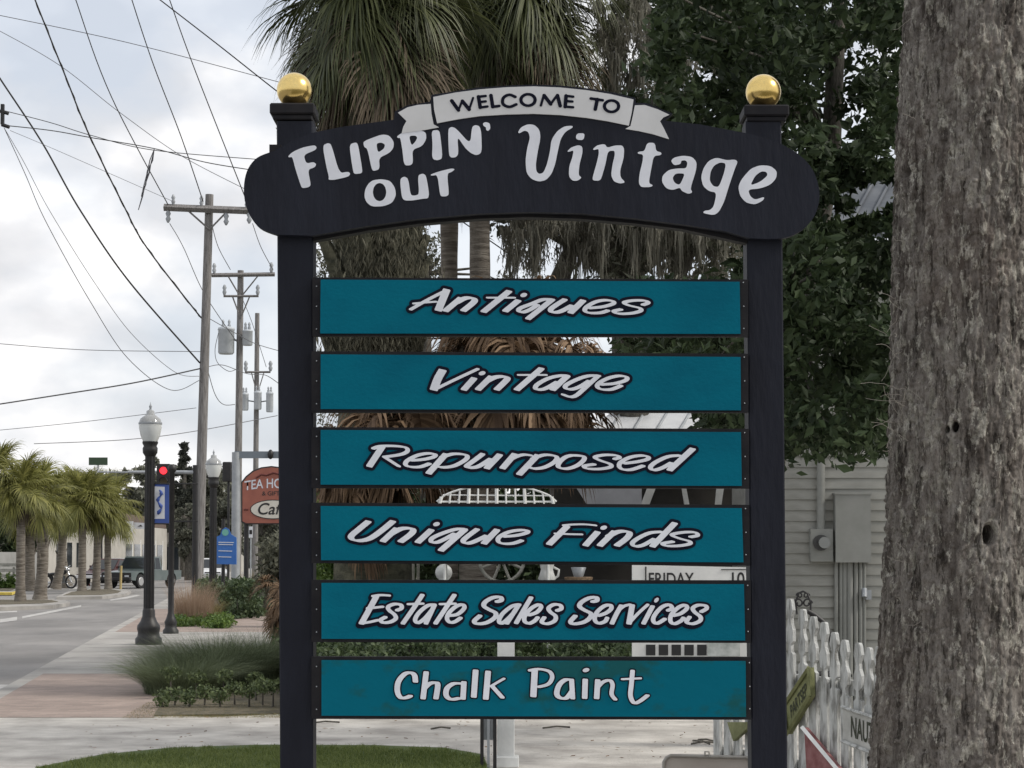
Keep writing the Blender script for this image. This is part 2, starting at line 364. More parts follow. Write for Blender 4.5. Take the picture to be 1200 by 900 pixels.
# each word: (origin x, origin y, zoom), default half nib, thickness; strokes ('s', pts[, nib]) / ('o', closed pts) / ('d', dot)
A1 = (470, 325, 8); A2 = (620, 325, 8); B1 = (490, 420, 8); B2 = (600, 420, 8)
C1 = (420, 510, 8); C2 = (550, 510, 8); C3 = (680, 510, 8); D1 = (400, 598, 8); D2 = (530, 598, 8); D3 = (680, 598, 8)
E1 = (410, 685, 8); E2 = (545, 685, 8); E3 = (685, 685, 8); F1 = (450, 775, 7.5); F2 = (605, 775, 7.5)
WORDS = {
'Antiques': [(A1, [[(92, 305), (250, 215), (418, 130)], 1.3], [[(428, 122), (350, 312)], 3.6], [[(118, 250), (225, 240), (330, 232)], .8],
   [[(560, 200), (418, 318)]], [[(520, 240), (600, 200), (665, 197), (692, 215), (670, 248), (585, 316)]],
   [[(1012, 135), (775, 326)]], [[(808, 195), (1065, 195)], .8], [[(1098, 222), (978, 320)]], 'd', (1150, 170)),
  (A2, [[(222, 212), (130, 212), (30, 250), (-80, 292), (-98, 320), (-55, 330), (10, 306), (80, 262)], 2], [[(215, 214), (-10, 392)], 2.6],
   [[(335, 212), (240, 272), (202, 305), (215, 330), (290, 325), (400, 270)], 2.4], [[(505, 222), (388, 335)]],
   [[(560, 292), (690, 280), (785, 252), (785, 228), (710, 218), (620, 235), (540, 280), (522, 318), (570, 338), (670, 336), (738, 315)], 1.9],
   [[(1065, 262), (1115, 242), (1080, 222), (970, 222), (890, 240), (930, 266), (1035, 292), (1040, 320), (950, 342), (835, 344), (792, 322), (860, 305)], 1.9])],
'Vintage': [(B1, [[(230, 115), (185, 195), (148, 295)], 4.0], [[(165, 290), (350, 200), (560, 102)], 1.2], [[(525, 190), (430, 295)]], 'd', (600, 142),
   [[(685, 175), (562, 294)]], [[(640, 218), (720, 180), (800, 172), (838, 187), (815, 220), (738, 294)]]),
  (B2, [[(275, 98), (45, 296)]], [[(58, 158), (322, 158)], .8],
   [[(520, 165), (450, 165), (340, 190), (240, 245), (218, 283), (255, 296), (320, 282), (420, 225)], 2], [[(518, 168), (380, 296)]],
   [[(812, 165), (720, 166), (620, 195), (510, 250), (503, 283), (560, 292), (640, 265), (720, 215)], 2], [[(805, 168), (665, 296), (600, 350), (545, 364), (480, 342)], 2],
   [[(830, 248), (960, 238), (1060, 210), (1075, 180), (1010, 166), (910, 185), (820, 230), (797, 268), (840, 293), (930, 293), (1020, 258)], 1.9])],
'Repurposed': [(C1, [[(225, 112), (105, 292)], 3], [[(142, 127), (200, 106), (320, 102), (440, 115), (462, 150), (400, 182), (250, 205)], 1.8], [[(245, 205), (380, 292)], 1.8],
   [[(490, 237), (600, 230), (700, 208), (722, 182), (650, 172), (550, 192), (460, 240), (443, 278), (490, 298), (580, 298), (668, 268)], 1.9],
   [[(820, 180), (660, 358)]], [[(780, 210), (880, 178), (980, 180), (1022, 198), (1000, 235), (900, 288), (800, 303), (740, 295)], 2]),
  (C2, [[(125, 178), (60, 228), (-10, 278), (-25, 298), (15, 306), (90, 292), (200, 225)], 2.3], [[(285, 185), (165, 310)]],
   [[(425, 180), (312, 310)]], [[(360, 245), (440, 202), (510, 184), (575, 190)], 1.8],
   [[(640, 190), (468, 368)]], [[(590, 225), (690, 188), (780, 190), (822, 212), (790, 258), (700, 303), (610, 315), (560, 300)], 2],
   [[(960, 190), (1060, 197), (1075, 228), (1010, 285), (910, 316), (835, 300), (845, 255), (900, 207), (960, 190)], 2]),
  (C3, [[(320, 225), (368, 210), (330, 190), (220, 187), (135, 208), (190, 240), (280, 272), (280, 300), (180, 318), (65, 314), (35, 290), (130, 274)], 1.8],
   [[(410, 265), (520, 252), (620, 230), (637, 207), (580, 192), (470, 207), (380, 252), (363, 294), (400, 323), (480, 323), (588, 288)], 1.9],
   [[(930, 192), (820, 202), (700, 257), (655, 303), (685, 328), (760, 310), (850, 262)], 2], [[(1050, 130), (835, 328)]])],
'Unique Finds': [(D1, [[(255, 106), (170, 175), (98, 238), (105, 272), (170, 286), (270, 264), (380, 190), (485, 104)], 3.0],
   [[(520, 172), (392, 290)]], [[(470, 220), (560, 174), (640, 168), (676, 182), (655, 222), (558, 294)]], [[(845, 184), (718, 300)]], 'd', (893, 130),
   [[(1165, 177), (1080, 177), (960, 212), (855, 260), (845, 297), (900, 300), (980, 265), (1060, 220)], 2], [[(1160, 180), (935, 376)]]),
  (D2, [[(235, 178), (150, 240), (103, 284), (122, 308), (190, 300), (320, 240)], 2.3], [[(420, 184), (298, 310)]],
   [[(480, 246), (600, 236), (698, 211), (702, 190), (620, 187), (520, 207), (440, 252), (432, 293), (480, 313), (570, 310), (652, 283)], 1.9],
   [[(1075, 152), (908, 318)], 3], [[(1040, 142), (1120, 134), (1240, 132), (1345, 142)], .9], [[(962, 218), (1100, 224), (1215, 226)], .8]),
  (D3, [[(160, 205), (48, 328)]], 'd', (218, 163), [[(318, 200), (183, 330)]], [[(260, 245), (350, 202), (430, 197), (462, 217), (430, 265), (342, 330)]],
   [[(760, 202), (650, 212), (540, 262), (485, 309), (515, 338), (590, 325), (690, 270)], 2], [[(882, 122), (675, 338)]],
   [[(1030, 250), (1098, 235), (1070, 207), (960, 207), (855, 230), (930, 265), (1020, 290), (1020, 315), (920, 333), (805, 333), (770, 312), (865, 294)], 1.8])],
'Estate': [(E1, [[(218, 108), (290, 98), (372, 102)], .9], [[(250, 112), (180, 240), (112, 362)], 2.2], [[(168, 222), (230, 216), (310, 207)], .9], [[(110, 362), (180, 352), (268, 332)], .9],
   [[(445, 240), (485, 222), (480, 190), (420, 182), (362, 207), (372, 242), (420, 280), (432, 318), (380, 350), (312, 355), (292, 330), (335, 305)]],
   [[(680, 98), (600, 220), (500, 362)], 1.5], [[(548, 183), (688, 178)], .7], [[(795, 188), (730, 197), (650, 262), (613, 328), (640, 358), (700, 320), (765, 245)]], [[(795, 190), (715, 362)], 1.5],
   [[(980, 98), (900, 220), (805, 362)], 1.5], [[(848, 183), (990, 178)], .7], [[(930, 290), (1010, 278), (1072, 222), (1060, 188), (1000, 202), (932, 262), (912, 320), (942, 354), (990, 345), (1038, 312)]]),
  (E2, [[(300, 160), (342, 145), (330, 117), (260, 122), (190, 162), (178, 202), (230, 236), (287, 266), (278, 310), (200, 357), (112, 366), (88, 340), (140, 292)], 1.6],
   [[(508, 187), (440, 202), (352, 272), (318, 338), (342, 363), (400, 322), (468, 250)]], [[(502, 192), (392, 362)], 1.5], [[(618, 122), (545, 245), (480, 358)], 1.5],
   [[(600, 285), (670, 260), (712, 212), (690, 187), (620, 222), (562, 290), (558, 343), (600, 363), (650, 340), (680, 308)]],
   [[(862, 243), (902, 225), (890, 192), (830, 187), (782, 220), (800, 258), (848, 295), (838, 340), (770, 367), (718, 350), (742, 308)]]),
  (E3, [[(75, 160), (115, 148), (108, 120), (40, 126), (-30, 165), (-48, 205), (0, 240), (58, 270), (50, 310), (-10, 352), (-105, 368), (-132, 345), (-88, 294)], 1.6],
   [[(130, 290), (200, 266), (248, 226), (240, 192), (180, 202), (112, 262), (94, 328), (130, 362), (190, 345), (210, 312)]],
   [[(342, 198), (300, 270), (256, 362)], 1.5], [[(308, 250), (368, 202), (425, 187)], .9], [[(445, 195), (415, 362)], 2], [[(418, 360), (500, 270), (590, 188)], .9],
   [[(635, 205), (552, 362)], 1.5], 'd', (672, 145), [[(780, 242), (818, 220), (790, 188), (720, 212), (652, 290), (643, 343), (680, 363), (750, 322)]],
   [[(830, 290), (900, 270), (957, 222), (940, 192), (880, 212), (812, 280), (803, 343), (840, 367), (900, 340), (925, 312)]],
   [[(1092, 253), (1140, 225), (1130, 197), (1060, 192), (1012, 220), (1030, 258), (1083, 300), (1078, 340), (1010, 367), (953, 350), (982, 304)]])],
'Chalk Paint': [(F1, [[(278, 175), (270, 120), (235, 97), (180, 112), (127, 180), (120, 265), (150, 318), (200, 316), (232, 302)]], [[(372, 95), (345, 322)]],
   [[(362, 230), (400, 195), (450, 184), (474, 205), (458, 322)]], [[(668, 192), (610, 194), (555, 235), (548, 298), (590, 332), (660, 322)]], [[(703, 182), (695, 325)]],
   [[(806, 80), (790, 308)], 2.3], [[(915, 90), (895, 325)], 2.3], [[(1055, 150), (990, 187), (945, 215)], .8], [[(950, 215), (1040, 315)], 1.6]),
  (F2, [[(162, 80), (150, 303)], 2.6], [[(120, 78), (200, 66), (290, 87), (315, 140), (280, 198), (200, 222)], 1.4], [[(478, 160), (430, 160), (377, 205), (355, 280), (382, 318), (440, 320), (488, 262)]],
   [[(485, 160), (495, 322)], 1.8], [[(605, 160), (600, 318)]], 'd', (612, 75), [[(715, 165), (705, 320)]], [[(712, 230), (760, 180), (820, 165), (845, 205), (836, 285), (868, 332)], 1.4],
   [[(1020, 82), (1010, 200), (1002, 300), (1032, 362), (1080, 350), (1150, 298)], 1.6], [[(930, 155), (1090, 147)], .8])],
}
def do_word(key, box, w0, t0, ang, outl, parent, shadow=None, shear=.9):
    L = Letters(*box)
    for row in WORDS[key]:
        (ox, oy, z), items = row[0], row[1:]; i = 0
        while i < len(items):
            it = items[i]
            if it == 'd': p = items[i + 1]; L.dot((ox + p[0] / z, oy + p[1] / z), 3.6 if w0 > 1.3 else 2.2, 2.2 if w0 > 1.3 else 2.6, shear * .5); i += 2; continue
            pts = [(ox + x / z, oy + y / z) for x, y in it[0]]; wd = (it[1] if len(it) > 1 else w0) * .95
            t = t0 * (.85 if wd < 1 else 1)
            L.stroke(pts, wd, t, ang, closed=False); i += 1
    L.mesh('lettering_outline', outl, LETO, parent, -.0125, shadow)
    L.mesh('lettering', 0, LETW, parent, -.0145)

# ------------------------------------------------------------------ THE SIGN
sign_base = Vector((S(620, 400).x, YS + .08, 0))
sign = thing('shop_sign', 'tall navy roadside sign with arched top board, two gold balls and six teal word boards', 'sign', sign_base)
def post(x0, x1, xb0, xb1):
    m = MB(); a0 = S(x0, 140, .03); a1 = S(x1, 140, .03); b0 = S(xb0, 900, .03); b1 = S(xb1, 900, .03)
    k = (b0.z) / (a0.z - b0.z)
    g0 = b0 + (b0 - a0) * k; g1 = b1 + (b1 - a1) * k; th = Vector((0, .14, 0))
    c = .006
    def ring(l, r):
        return [l + Vector((c, 0, 0)), r - Vector((c, 0, 0)), r + Vector((0, c, 0)), r + th - Vector((0, c, 0)), r + th - Vector((c, 0, 0)), l + th + Vector((c, 0, 0)), l + th - Vector((0, c, 0)), l + Vector((0, c, 0))]
    m.add(ring(g0, g1) + ring(a0, a1), [(i, (i + 1) % 8, 8 + (i + 1) % 8, 8 + i) for i in range(8)] + [tuple(range(8, 16)), tuple(range(7, -1, -1))])
    return m.build('post', NAVY, sign)
pl = post(323, 366, 327, 366); pr = post(875, 917, 882, 924)
for pp, cx, yt in ((pl, 345, 123), (pr, 895.5, 125)):
    m = MB(); c = w(cx, yt + 9.5, YS + .10)
    m.bbox(c + Vector((0, 0, 0)), (.178, .178, .045), .006); m.bbox(c - Vector((0, 0, .032)), (.155, .155, .022), .004)
    m.build('post_cap', NAVYD, pp)
    b = MB(); cb = w(cx - (.0 if cx < 500 else 1), yt - 17, YS + .10)
    b.sphere(cb, .0705, 40, 24); b.lathe([(.03, 0), (.03, .012), (.02, .02)], (cb.x, cb.y, c.z + .02), 20)
    b.build('gold_ball', GOLD, pp)
m = MB(); m.prism([S(316, 180, -.012), S(316, 170, -.012), S(330, 170, -.012), S(330, 180, -.012)], (0, .05, 0)); m.build('bracket', NAVYD, pl)
LE = [tuple(p) for p in catmull([(325, 276), (304, 267), (291, 248), (286.5, 225), (290, 202), (302, 186), (322, 178)], 5)]
RE = [tuple(p) for p in catmull([(875, 157.5), (908, 167), (935, 182), (952, 201), (959.5, 227), (955, 251), (941, 269), (921, 279), (900, 281)], 5)]
HO = LE + [(345, 165), (366, 157), (400, 150), (440, 144.5), (462, 141.5), (463, 132), (478, 124.5), (504, 120.5),
      (506, 112.5), (560, 104), (600, 101.3), (625, 100.5), (655, 101.3), (690, 105), (720, 110), (744, 116), (745, 122), (757, 122), (788, 134.5), (778, 142.5), (820, 147)] + RE + [(877, 280), (850, 272), (800, 264), (740, 256.5), (680, 251), (620, 249.5), (560, 251.5), (490, 257.5),
      (430, 266), (367, 277)]
m = MB(); m.prism([S(x, y, -.02) for x, y in HO], (0, .045, 0)); header = m.build('header_board', NAVY, sign)
arc = [(366, 272), (430, 260), (490, 252), (560, 246), (620, 244), (680, 246), (740, 251), (800, 258), (877, 272)]
m = MB(); m.prism([S(x, y, .03) for x, y in arc] + [S(x, y + (9 if x < 860 else 12), .03) for x, y in arc[::-1]], (0, .06, 0)); m.build('arched_rail', NAVYD, sign)
# header lettering
HD = [((330, 150, 8), [
 [[(68, 275), (110, 235), (200, 195), (310, 172), (333, 188), (325, 215), (210, 262), (235, 345), (305, 330), (330, 350), (315, 378), (250, 400), (280, 545), (255, 565), (205, 572), (190, 560), (135, 390), (108, 280), (75, 285)]],
 [[(390, 175), (440, 152), (470, 165), (545, 435), (630, 420), (648, 440), (630, 465), (500, 495), (445, 495), (450, 470), (425, 370)]],
 [[(640, 165), (705, 145), (722, 175), (762, 415), (750, 435), (690, 440), (678, 425), (660, 320)]],
 [[(770, 145), (800, 125), (940, 72), (1010, 80), (1055, 140), (1050, 200), (1010, 245), (915, 290), (922, 395), (870, 412), (850, 400), (810, 205), (780, 190)], [(890, 155), (940, 145), (975, 165), (965, 205), (905, 245)]],
 [[(860, 500), (940, 490), (1020, 505), (1065, 570), (1075, 640), (1040, 710), (960, 742), (850, 745), (800, 705), (780, 650), (790, 580), (820, 530)], [(922 + 65 * math.cos(k * .52), 610 + 88 * math.sin(k * .52)) for k in range(12)]]]),
 ((460, 130, 7.5), [
 [[(42, 235), (75, 210), (130, 190), (240, 180), (295, 200), (298, 260), (260, 320), (175, 350), (182, 465), (160, 487), (105, 487), (90, 350), (72, 245), (50, 248)], [(145, 228), (205, 225), (222, 245), (205, 280), (168, 318)]],
 [[(345, 185), (400, 178), (418, 200), (442, 425), (400, 443), (360, 435), (350, 400), (355, 300)]],
 [[(490, 170), (520, 150), (560, 165), (685, 305), (700, 150), (730, 135), (765, 145), (780, 200), (785, 375), (740, 400), (690, 380), (640, 335), (570, 230), (580, 385), (560, 415), (520, 420), (498, 400)]],
 [[(795, 120), (820, 108), (855, 120), (860, 165), (840, 187), (822, 175), (825, 155), (800, 140)]],
 [[(68, 610), (105, 585), (140, 605), (160, 750), (200, 755), (238, 740), (225, 575), (270, 560), (298, 580), (328, 775), (260, 780), (180, 795), (110, 795), (85, 770)]],
 [[(335, 570), (400, 545), (520, 515), (550, 522), (520, 545), (480, 560), (497, 740), (480, 757), (435, 760), (420, 745), (398, 570), (345, 578)]]]),
 ((600, 140, 7.0588), [
 [[(50, 115), (75, 75), (130, 50), (185, 55), (225, 95), (235, 160), (210, 280), (195, 380), (200, 440), (225, 462), (260, 450), (290, 380), (315, 270), (325, 180), (370, 110), (430, 68), (495, 62), (503, 75), (440, 110), (400, 170), (375, 280), (355, 380), (325, 460), (280, 510), (220, 522), (160, 500), (120, 450), (112, 350), (125, 250), (150, 160), (135, 110), (100, 100), (60, 125)]],
 [[(455, 275), (490, 240), (550, 222), (580, 235), (580, 290), (555, 380), (548, 470), (575, 490), (540, 515), (500, 515), (470, 480), (472, 400), (500, 320), (510, 262), (470, 275)]],
 [[(530, 140), (545, 125), (600, 125), (590, 178), (545, 178), (528, 165)]],
 [[(668, 255), (700, 225), (765, 212), (785, 245), (850, 225), (910, 225), (925, 255), (920, 330), (890, 430), (895, 490), (935, 530), (890, 538), (840, 520), (818, 470), (830, 380), (850, 300), (845, 265), (790, 270), (770, 380), (735, 500), (715, 515), (668, 512), (665, 490), (700, 370), (718, 290), (715, 250), (675, 262)]]]),
 ((740, 150, 6.6667), [
 [[(120, 125), (180, 125), (188, 190), (230, 200), (228, 220), (170, 225), (150, 330), (130, 440), (165, 455), (150, 468), (75, 470), (55, 440), (60, 370), (85, 270), (90, 215), (45, 208), (50, 196), (100, 190)]],
 [[(305, 265), (330, 240), (400, 225), (470, 235), (505, 275), (500, 340), (455, 480), (472, 512), (440, 522), (390, 500), (375, 472), (320, 492), (270, 480), (235, 430), (240, 380), (290, 335), (360, 325), (425, 325), (435, 280), (420, 260), (385, 262), (380, 290), (330, 300)], [(340, 362), (405, 362), (410, 380), (375, 455), (335, 440), (315, 400)]],
 [[(560, 320), (600, 265), (660, 240), (740, 262), (800, 255), (825, 270), (800, 330), (750, 480), (720, 580), (680, 660), (640, 688), (555, 672), (565, 655), (610, 650), (640, 620), (662, 512), (600, 500), (555, 460), (540, 390)], [(640, 300), (690, 275), (735, 285), (720, 360), (680, 470), (635, 465), (605, 420), (612, 350)]],
 [[(880, 380), (930, 325), (1000, 300), (1080, 305), (1130, 345), (1125, 400), (1080, 450), (1000, 480), (905, 488), (920, 540), (960, 570), (1035, 545), (1020, 575), (960, 605), (890, 590), (845, 540), (830, 470), (850, 420)], [(960, 380), (1010, 345), (1050, 350), (1060, 380), (1000, 430), (920, 460)]]])]
for box, use in (((335, 140, 585, 252), (0, 1)), ((600, 140, 925, 258), (2, 3))):
    L = Letters(*box, h=.6)
    for k in use:
        (ox, oy, z), shapes = HD[k]
        for loops in shapes: L.loops([chaikin([(ox + x / z, oy + y / z) for x, y in l], 2) for l in loops], .15)
    L.mesh('lettering', 0, LETW, header, -.0225)
# banner
def smooth_poly(P): return P
BP = [(508, 115.4), (534, 110.2), (562.5, 106.5), (594, 104), (625, 103), (656, 104.3), (687.5, 107.5), (715, 112), (742, 118.3), (740, 133), (736.5, 148.8), (712, 143.7), (687.5, 139.8), (656, 136.4), (625, 135), (594, 135.8), (562.5, 137.7), (537, 141.3), (512.5, 146), (509, 130)]
LT = [(466.7, 133.5), (478, 127.3), (490, 124.5), (505, 123.3), (506, 135), (508.5, 147.3), (514.7, 150.7), (493, 154.7), (480, 156.2), (471, 157.5), (473, 150), (476.7, 143.3)]
RT = [(743.6, 125), (755, 124.6), (770, 129.5), (784, 136), (777, 139), (773, 143.5), (778, 153), (783.5, 164.5), (764, 158.5), (748, 155), (732.5, 152.5), (738.5, 149), (741, 138)]
banner = MB().prism([S(x, y, -.027) for x, y in BP], (0, .0068, 0)).build('banner', BANN, sign)
MB().prism([S(x, y, -.0245) for x, y in LT], (0, .0043, 0)).build('banner_tail', BANN, banner)
MB().prism([S(x, y, -.0245) for x, y in RT], (0, .0043, 0)).build('banner_tail', BANN, banner)
L = Letters(520, 100, 735, 140, .5)
def q(p): return (500 + p[0] / 4.8, 95 + p[1] / 4.8)
for pts, th in (([(142, 120), (180, 172)], 1.5), ([(180, 172), (200, 122)], .9), ([(202, 122), (240, 168)], 1.5), ([(240, 168), (262, 104)], .9),
    ([(292, 97), (302, 157)], 1.5), ([(290, 97), (332, 93)], 1.1), ([(298, 127), (332, 123)], 1.1), ([(303, 157), (342, 152)], 1.1), ([(362, 90), (372, 153)], 1.5), ([(372, 153), (408, 149)], 1.2),
    ([(642, 146), (658, 90)], 1.0), ([(660, 90), (697, 138)], 1.5), ([(697, 138), (732, 90)], 1.0), ([(735, 90), (750, 148)], 1.5), ([(783, 92), (778, 153)], 1.5), ([(783, 92), (823, 97)], 1.1), ([(780, 121), (818, 124)], 1.1), ([(778, 153), (822, 156)], 1.1),
    ([(922, 107), (988, 117)], 1.2), ([(958, 112), (947, 167)], 1.5)):
    L.stroke([q(p) for p in pts], .15, th * 1.35, 0)
L.stroke([q(p) for p in [(498, 98), (465, 86), (432, 103), (430, 138), (465, 154), (503, 140)]], .4, 1.55, 0)
for c in ((570, 115), (1038, 150)): L.stroke([q((c[0] + 40 * math.cos(k * .5236), c[1] + 32 * math.sin(k * .5236))) for k in range(13)], .4, 1.55, 0)
L.mesh('lettering', 0, LETO, banner, -.0285)
BO = [((366, 325), (877, 327.5), (877, 394.5), (366, 394)), ((365, 411.5), (877, 414.5), (877, 483.5), (365, 483.5)), ((365, 500.5), (878, 502.5), (878, 572.5), (365, 572)),
      ((365, 589), (878, 591.5), (879, 663), (365, 660)), ((365, 679.5), (880, 680), (880, 753.5), (365, 752.5)), ((365, 769.5), (880, 770), (880, 843.5), (365, 842.5))]
BI = [((376, 328), (866.5, 330.5), (867.5, 391.5), (375.5, 391)), ((376, 415.5), (867.5, 418.5), (868, 481), (376, 479.5)), ((376, 504), (868, 506.5), (869, 569.5), (376, 568)),
      ((376, 593), (869, 595.5), (871, 659), (376.5, 656.5)), ((377, 683), (871.5, 684.5), (873, 750.5), (377, 748.5)), ((377, 773.5), (873.5, 774.5), (874, 840), (377, 838.5))]
WB = [('Antiques', (466, 330, 770, 385), 2.95, 1.02, 13, 3.5, None), ('Vintage', (490, 424, 750, 478), 2.95, 1.02, 13, 3.5, None), ('Repurposed', (420, 512, 830, 566), 2.95, 1.02, 13, 3.5, None),
      ('Unique Finds', (400, 602, 832, 656), 2.95, 1.02, 13, 3.5, None), ('Estate', (414, 687, 838, 744), 1.3, 1.4, 8, 2.5, (-1.1, 2.2)), ('Chalk Paint', (455, 776, 765, 835), 2.1, 1.25, 5, 1.5, None)]
SCREW = None
for k in range(6):
    m = MB(); m.prism([S(x, y, 0) for x, y in BO[k]], (0, .035, 0)); bd = m.build('sign_board', NAVYD, sign)
    m = MB(); m.prism([S(x, y, -.010) for x, y in BI[k]], (0, .0095, 0)); m.build('teal_panel', TEALS if k == 5 else TEAL, bd)
    key, box, w0, t0, ang, ol, sh = WB[k]; do_word(key, box, w0, t0, ang, ol, bd, sh)
    xr = BI[k][1][0]
    for dx, fy in ((371, .12), (371, .5), (371, .93), (xr + 4.5, .05), (xr + 5, .5), (xr + 5, .92)):
        if SCREW is None: SCREW = MB().sphere((0, 0, 0), .0028, 8, 5).build('screw', STEEL, bd, local=True); o = SCREW
        else: o = SCREW.copy(); COL.objects.link(o); o.parent = bd
        o.location = S(dx, BI[k][0][1] + fy * 62, -.002) - wl(bd)

# ------------------------------------------------------------------ GROUND
def sheet(name, pts, z, mat, kind='structure', thick=0, parent=None):
    m = MB(); P = [Vector((p[0], p[1], z)) for p in pts]
    if thick: m.prism(P, (0, 0, -thick))
    else: m.add(P, [tuple(range(len(P)))])
    o = m.build(name, mat, parent, kind=kind if parent is None else None)
    return o
def PG(*px): return [G(x, y) for x, y in px]
sheet('ground', [(-900, -60), (900, -60), (900, 1500), (-900, 1500)], -.03, EARTH)
cx = lambda D: -6.0 - .129 * (D - 24)        # right-hand kerb of the street
sheet('road', [(cx(-5), -5), (cx(600), 600), (-400, 600), (-60, -5)], -.012, ASPH)
def strip(name, D0, D1, xl, xr, z, mat, thick=.15):
    n = max(2, int((D1 - D0) / 4)); Ds = [D0 + (D1 - D0) * k / n for k in range(n + 1)]
    return sheet(name, [(xl(d), d) for d in Ds] + [(xr(d), d) for d in Ds[::-1]], z, mat, thick=thick)
strip('kerb', 4, 300, lambda d: cx(d) - .0, lambda d: cx(d) + .2, .02, CONC)
sx_ = lambda d: cx(d) + 2.0 + min(3.0, max(0, (d - 30)) * .2)
BRICK = None
bm_ = bpy.data.materials.new('brick_paving'); bm_.use_nodes = True; N = bm_.node_tree.nodes; Lk = bm_.node_tree.links
b_ = N['Principled BSDF']; b_.inputs['Roughness'].default_value = .9; tcn = N.new('ShaderNodeTexCoord')
bt = N.new('ShaderNodeTexBrick'); bt.inputs['Color1'].default_value = (.27, .21, .18, 1); bt.inputs['Color2'].default_value = (.36, .28, .24, 1); bt.inputs['Mortar'].default_value = (.27, .23, .2, 1)
bt.inputs['Scale'].default_value = 2.5; bt.inputs['Mortar Size'].default_value = .02; Lk.new(tcn.outputs['Object'], bt.inputs['Vector'])
nz = N.new('ShaderNodeTexNoise'); nz.inputs['Scale'].default_value = 1.1; nz.inputs['Detail'].default_value = 8; Lk.new(tcn.outputs['Object'], nz.inputs['Vector'])
mm = N.new('ShaderNodeMixRGB'); mm.blend_type = 'MULTIPLY'; mm.inputs[0].default_value = .6; rr = N.new('ShaderNodeValToRGB'); rr.color_ramp.elements[0].position = .3; rr.color_ramp.elements[0].color = (.55, .55, .56, 1); rr.color_ramp.elements[1].position = .65
Lk.new(nz.outputs['Fac'], rr.inputs['Fac']); Lk.new(bt.outputs['Color'], mm.inputs[1]); Lk.new(rr.outputs['Color'], mm.inputs[2]); Lk.new(mm.outputs['Color'], b_.inputs['Base Color'])
BRICK = bm_
strip('sidewalk', 20.0, 27.3, lambda d: cx(d) + .2, sx_, .025, BRICK)
strip('sidewalk', 27.3, 42, lambda d: cx(d) + .2, sx_, .026, CONC)
strip('sidewalk', 42, 60, lambda d: cx(d) + .2, lambda d: sx_(d), .025, BRICK)
strip('sidewalk', 60, 300, lambda d: cx(d) + .2, lambda d: sx_(d) - 1, .026, CONC)
sheet('driveway', [(cx(4) + .2, 4), (cx(19.4) + .2, 19.4), (cx(20) + .2, 20.0), (G(128, 849).x, 20.0), (-3.6, 20.3), (-2.9, 20.1), (-2.2, 20.5), (-1.4, 20.3), (-.5, 20.7), (.5, 20.5), (1.4, 21.2), (9, 17), (9, 4)], .020, GRAV, thick=.15)
lawn = sheet('lawn', PG((50, 903), (120, 889), (200, 881), (300, 877.5), (440, 878), (520, 881), (566, 889), (572, 905)) + [Vector((-.6, 11, 0)), Vector((-1.0, 8.6, 0)), Vector((-3.0, 9.0, 0)), Vector((-3.6, 13, 0))], .035, LAWN, thick=.05)
sheet('planting_bed', [(G(122, 851).x + .3, 20.2), (-.3, 20.8), (2, 23), (3, 30), (-2, 46), (cx(50) + 3, 50), (sx_(44), 44), (sx_(30), 30), (sx_(24), 24)], .03, SOIL, thick=.06)
# islands in the street with kerbs and mulch
def island(pxs, mulch):
    sheet('kerb', PG(*pxs), .10, CONC, thick=.12); sheet('planting_bed', PG(*mulch), .112, SOIL, thick=.01)
island([(-20, 716), (0, 715.5), (62, 713), (82, 709.5), (76, 706.5), (40, 705), (-20, 705)], [(-20, 713), (0, 712.5), (50, 711), (68, 709), (60, 707), (-20, 706.5)])
island([(66, 702.5), (120, 702), (146, 699), (154, 695), (140, 692.5), (108, 692), (80, 696)], [(74, 701), (118, 700.5), (138, 698), (142, 695.5), (130, 693.5), (108, 693.2), (84, 697)])
island([(-20, 697), (14, 697), (22, 694), (18, 690), (-20, 690)], [(-20, 695.5), (12, 695), (18, 693), (14, 691), (-20, 691)])
sheet('kerb', PG((-20, 697.5), (14, 697.8), (22, 694.8), (14, 697.1), (-20, 697)), .115, YELLOW, thick=.1)
for k, pts in enumerate([[(0, 725.5), (0, 729.5), (20, 726.5), (20, 722.5)], [(26, 722), (26, 724.5), (95, 711), (95, 708.8)], [(-5, 718), (20, 717), (20, 715.5), (-5, 716.5)], [(44, 690.5), (62, 690.5), (64, 688), (50, 688)], [(80, 690.5), (94, 690), (96, 688), (86, 688)],
        [(130, 703.5), (150, 701), (165, 697.5), (160, 697), (140, 700.5), (128, 702.8)], [(-5, 688), (50, 684.5), (50, 683.5), (-5, 686.5)]]):
    sheet('road_marking', PG(*pts), -.006, WHITEP)
sheet('road_marking', [(cx(17) - .22, 17), (cx(25.5) - .22, 25.5), (cx(25.5) - .02, 25.5), (cx(17) - .02, 17)], -.006, WHITEP)

# ------------------------------------------------------------------ vegetation builders
def rand_unit(n, rng):
    v = rng.normal(size=(n, 3)); return v / np.linalg.norm(v, axis=1)[:, None]
def leaf_arrays(C, size, rng, aspect=.45, droop=.3, jit=.55):
    """rhombic folded leaves at centres C"""
    n = len(C); d = rand_unit(n, rng); d[:, 2] -= droop; d /= np.linalg.norm(d, axis=1)[:, None]
    s = rand_unit(n, rng); s = np.cross(d, s); s /= np.linalg.norm(s, axis=1)[:, None] + 1e-9; nn = np.cross(d, s)
    L = size * (1 + jit * rng.uniform(-1, 1, n))[:, None]; Wd = L * aspect
    p0 = C - d * L * .5; p2 = C + d * L * .5; p1 = C + s * Wd * .5 - d * L * .08 + nn * L * .06; p3 = C - s * Wd * .5 - d * L * .08 + nn * L * .06
    V = np.stack([p0, p1, p2, p3], 1).reshape(-1, 3); i = np.arange(n) * 4
    return V, np.stack([i, i + 1, i + 2, i + 3], 1)
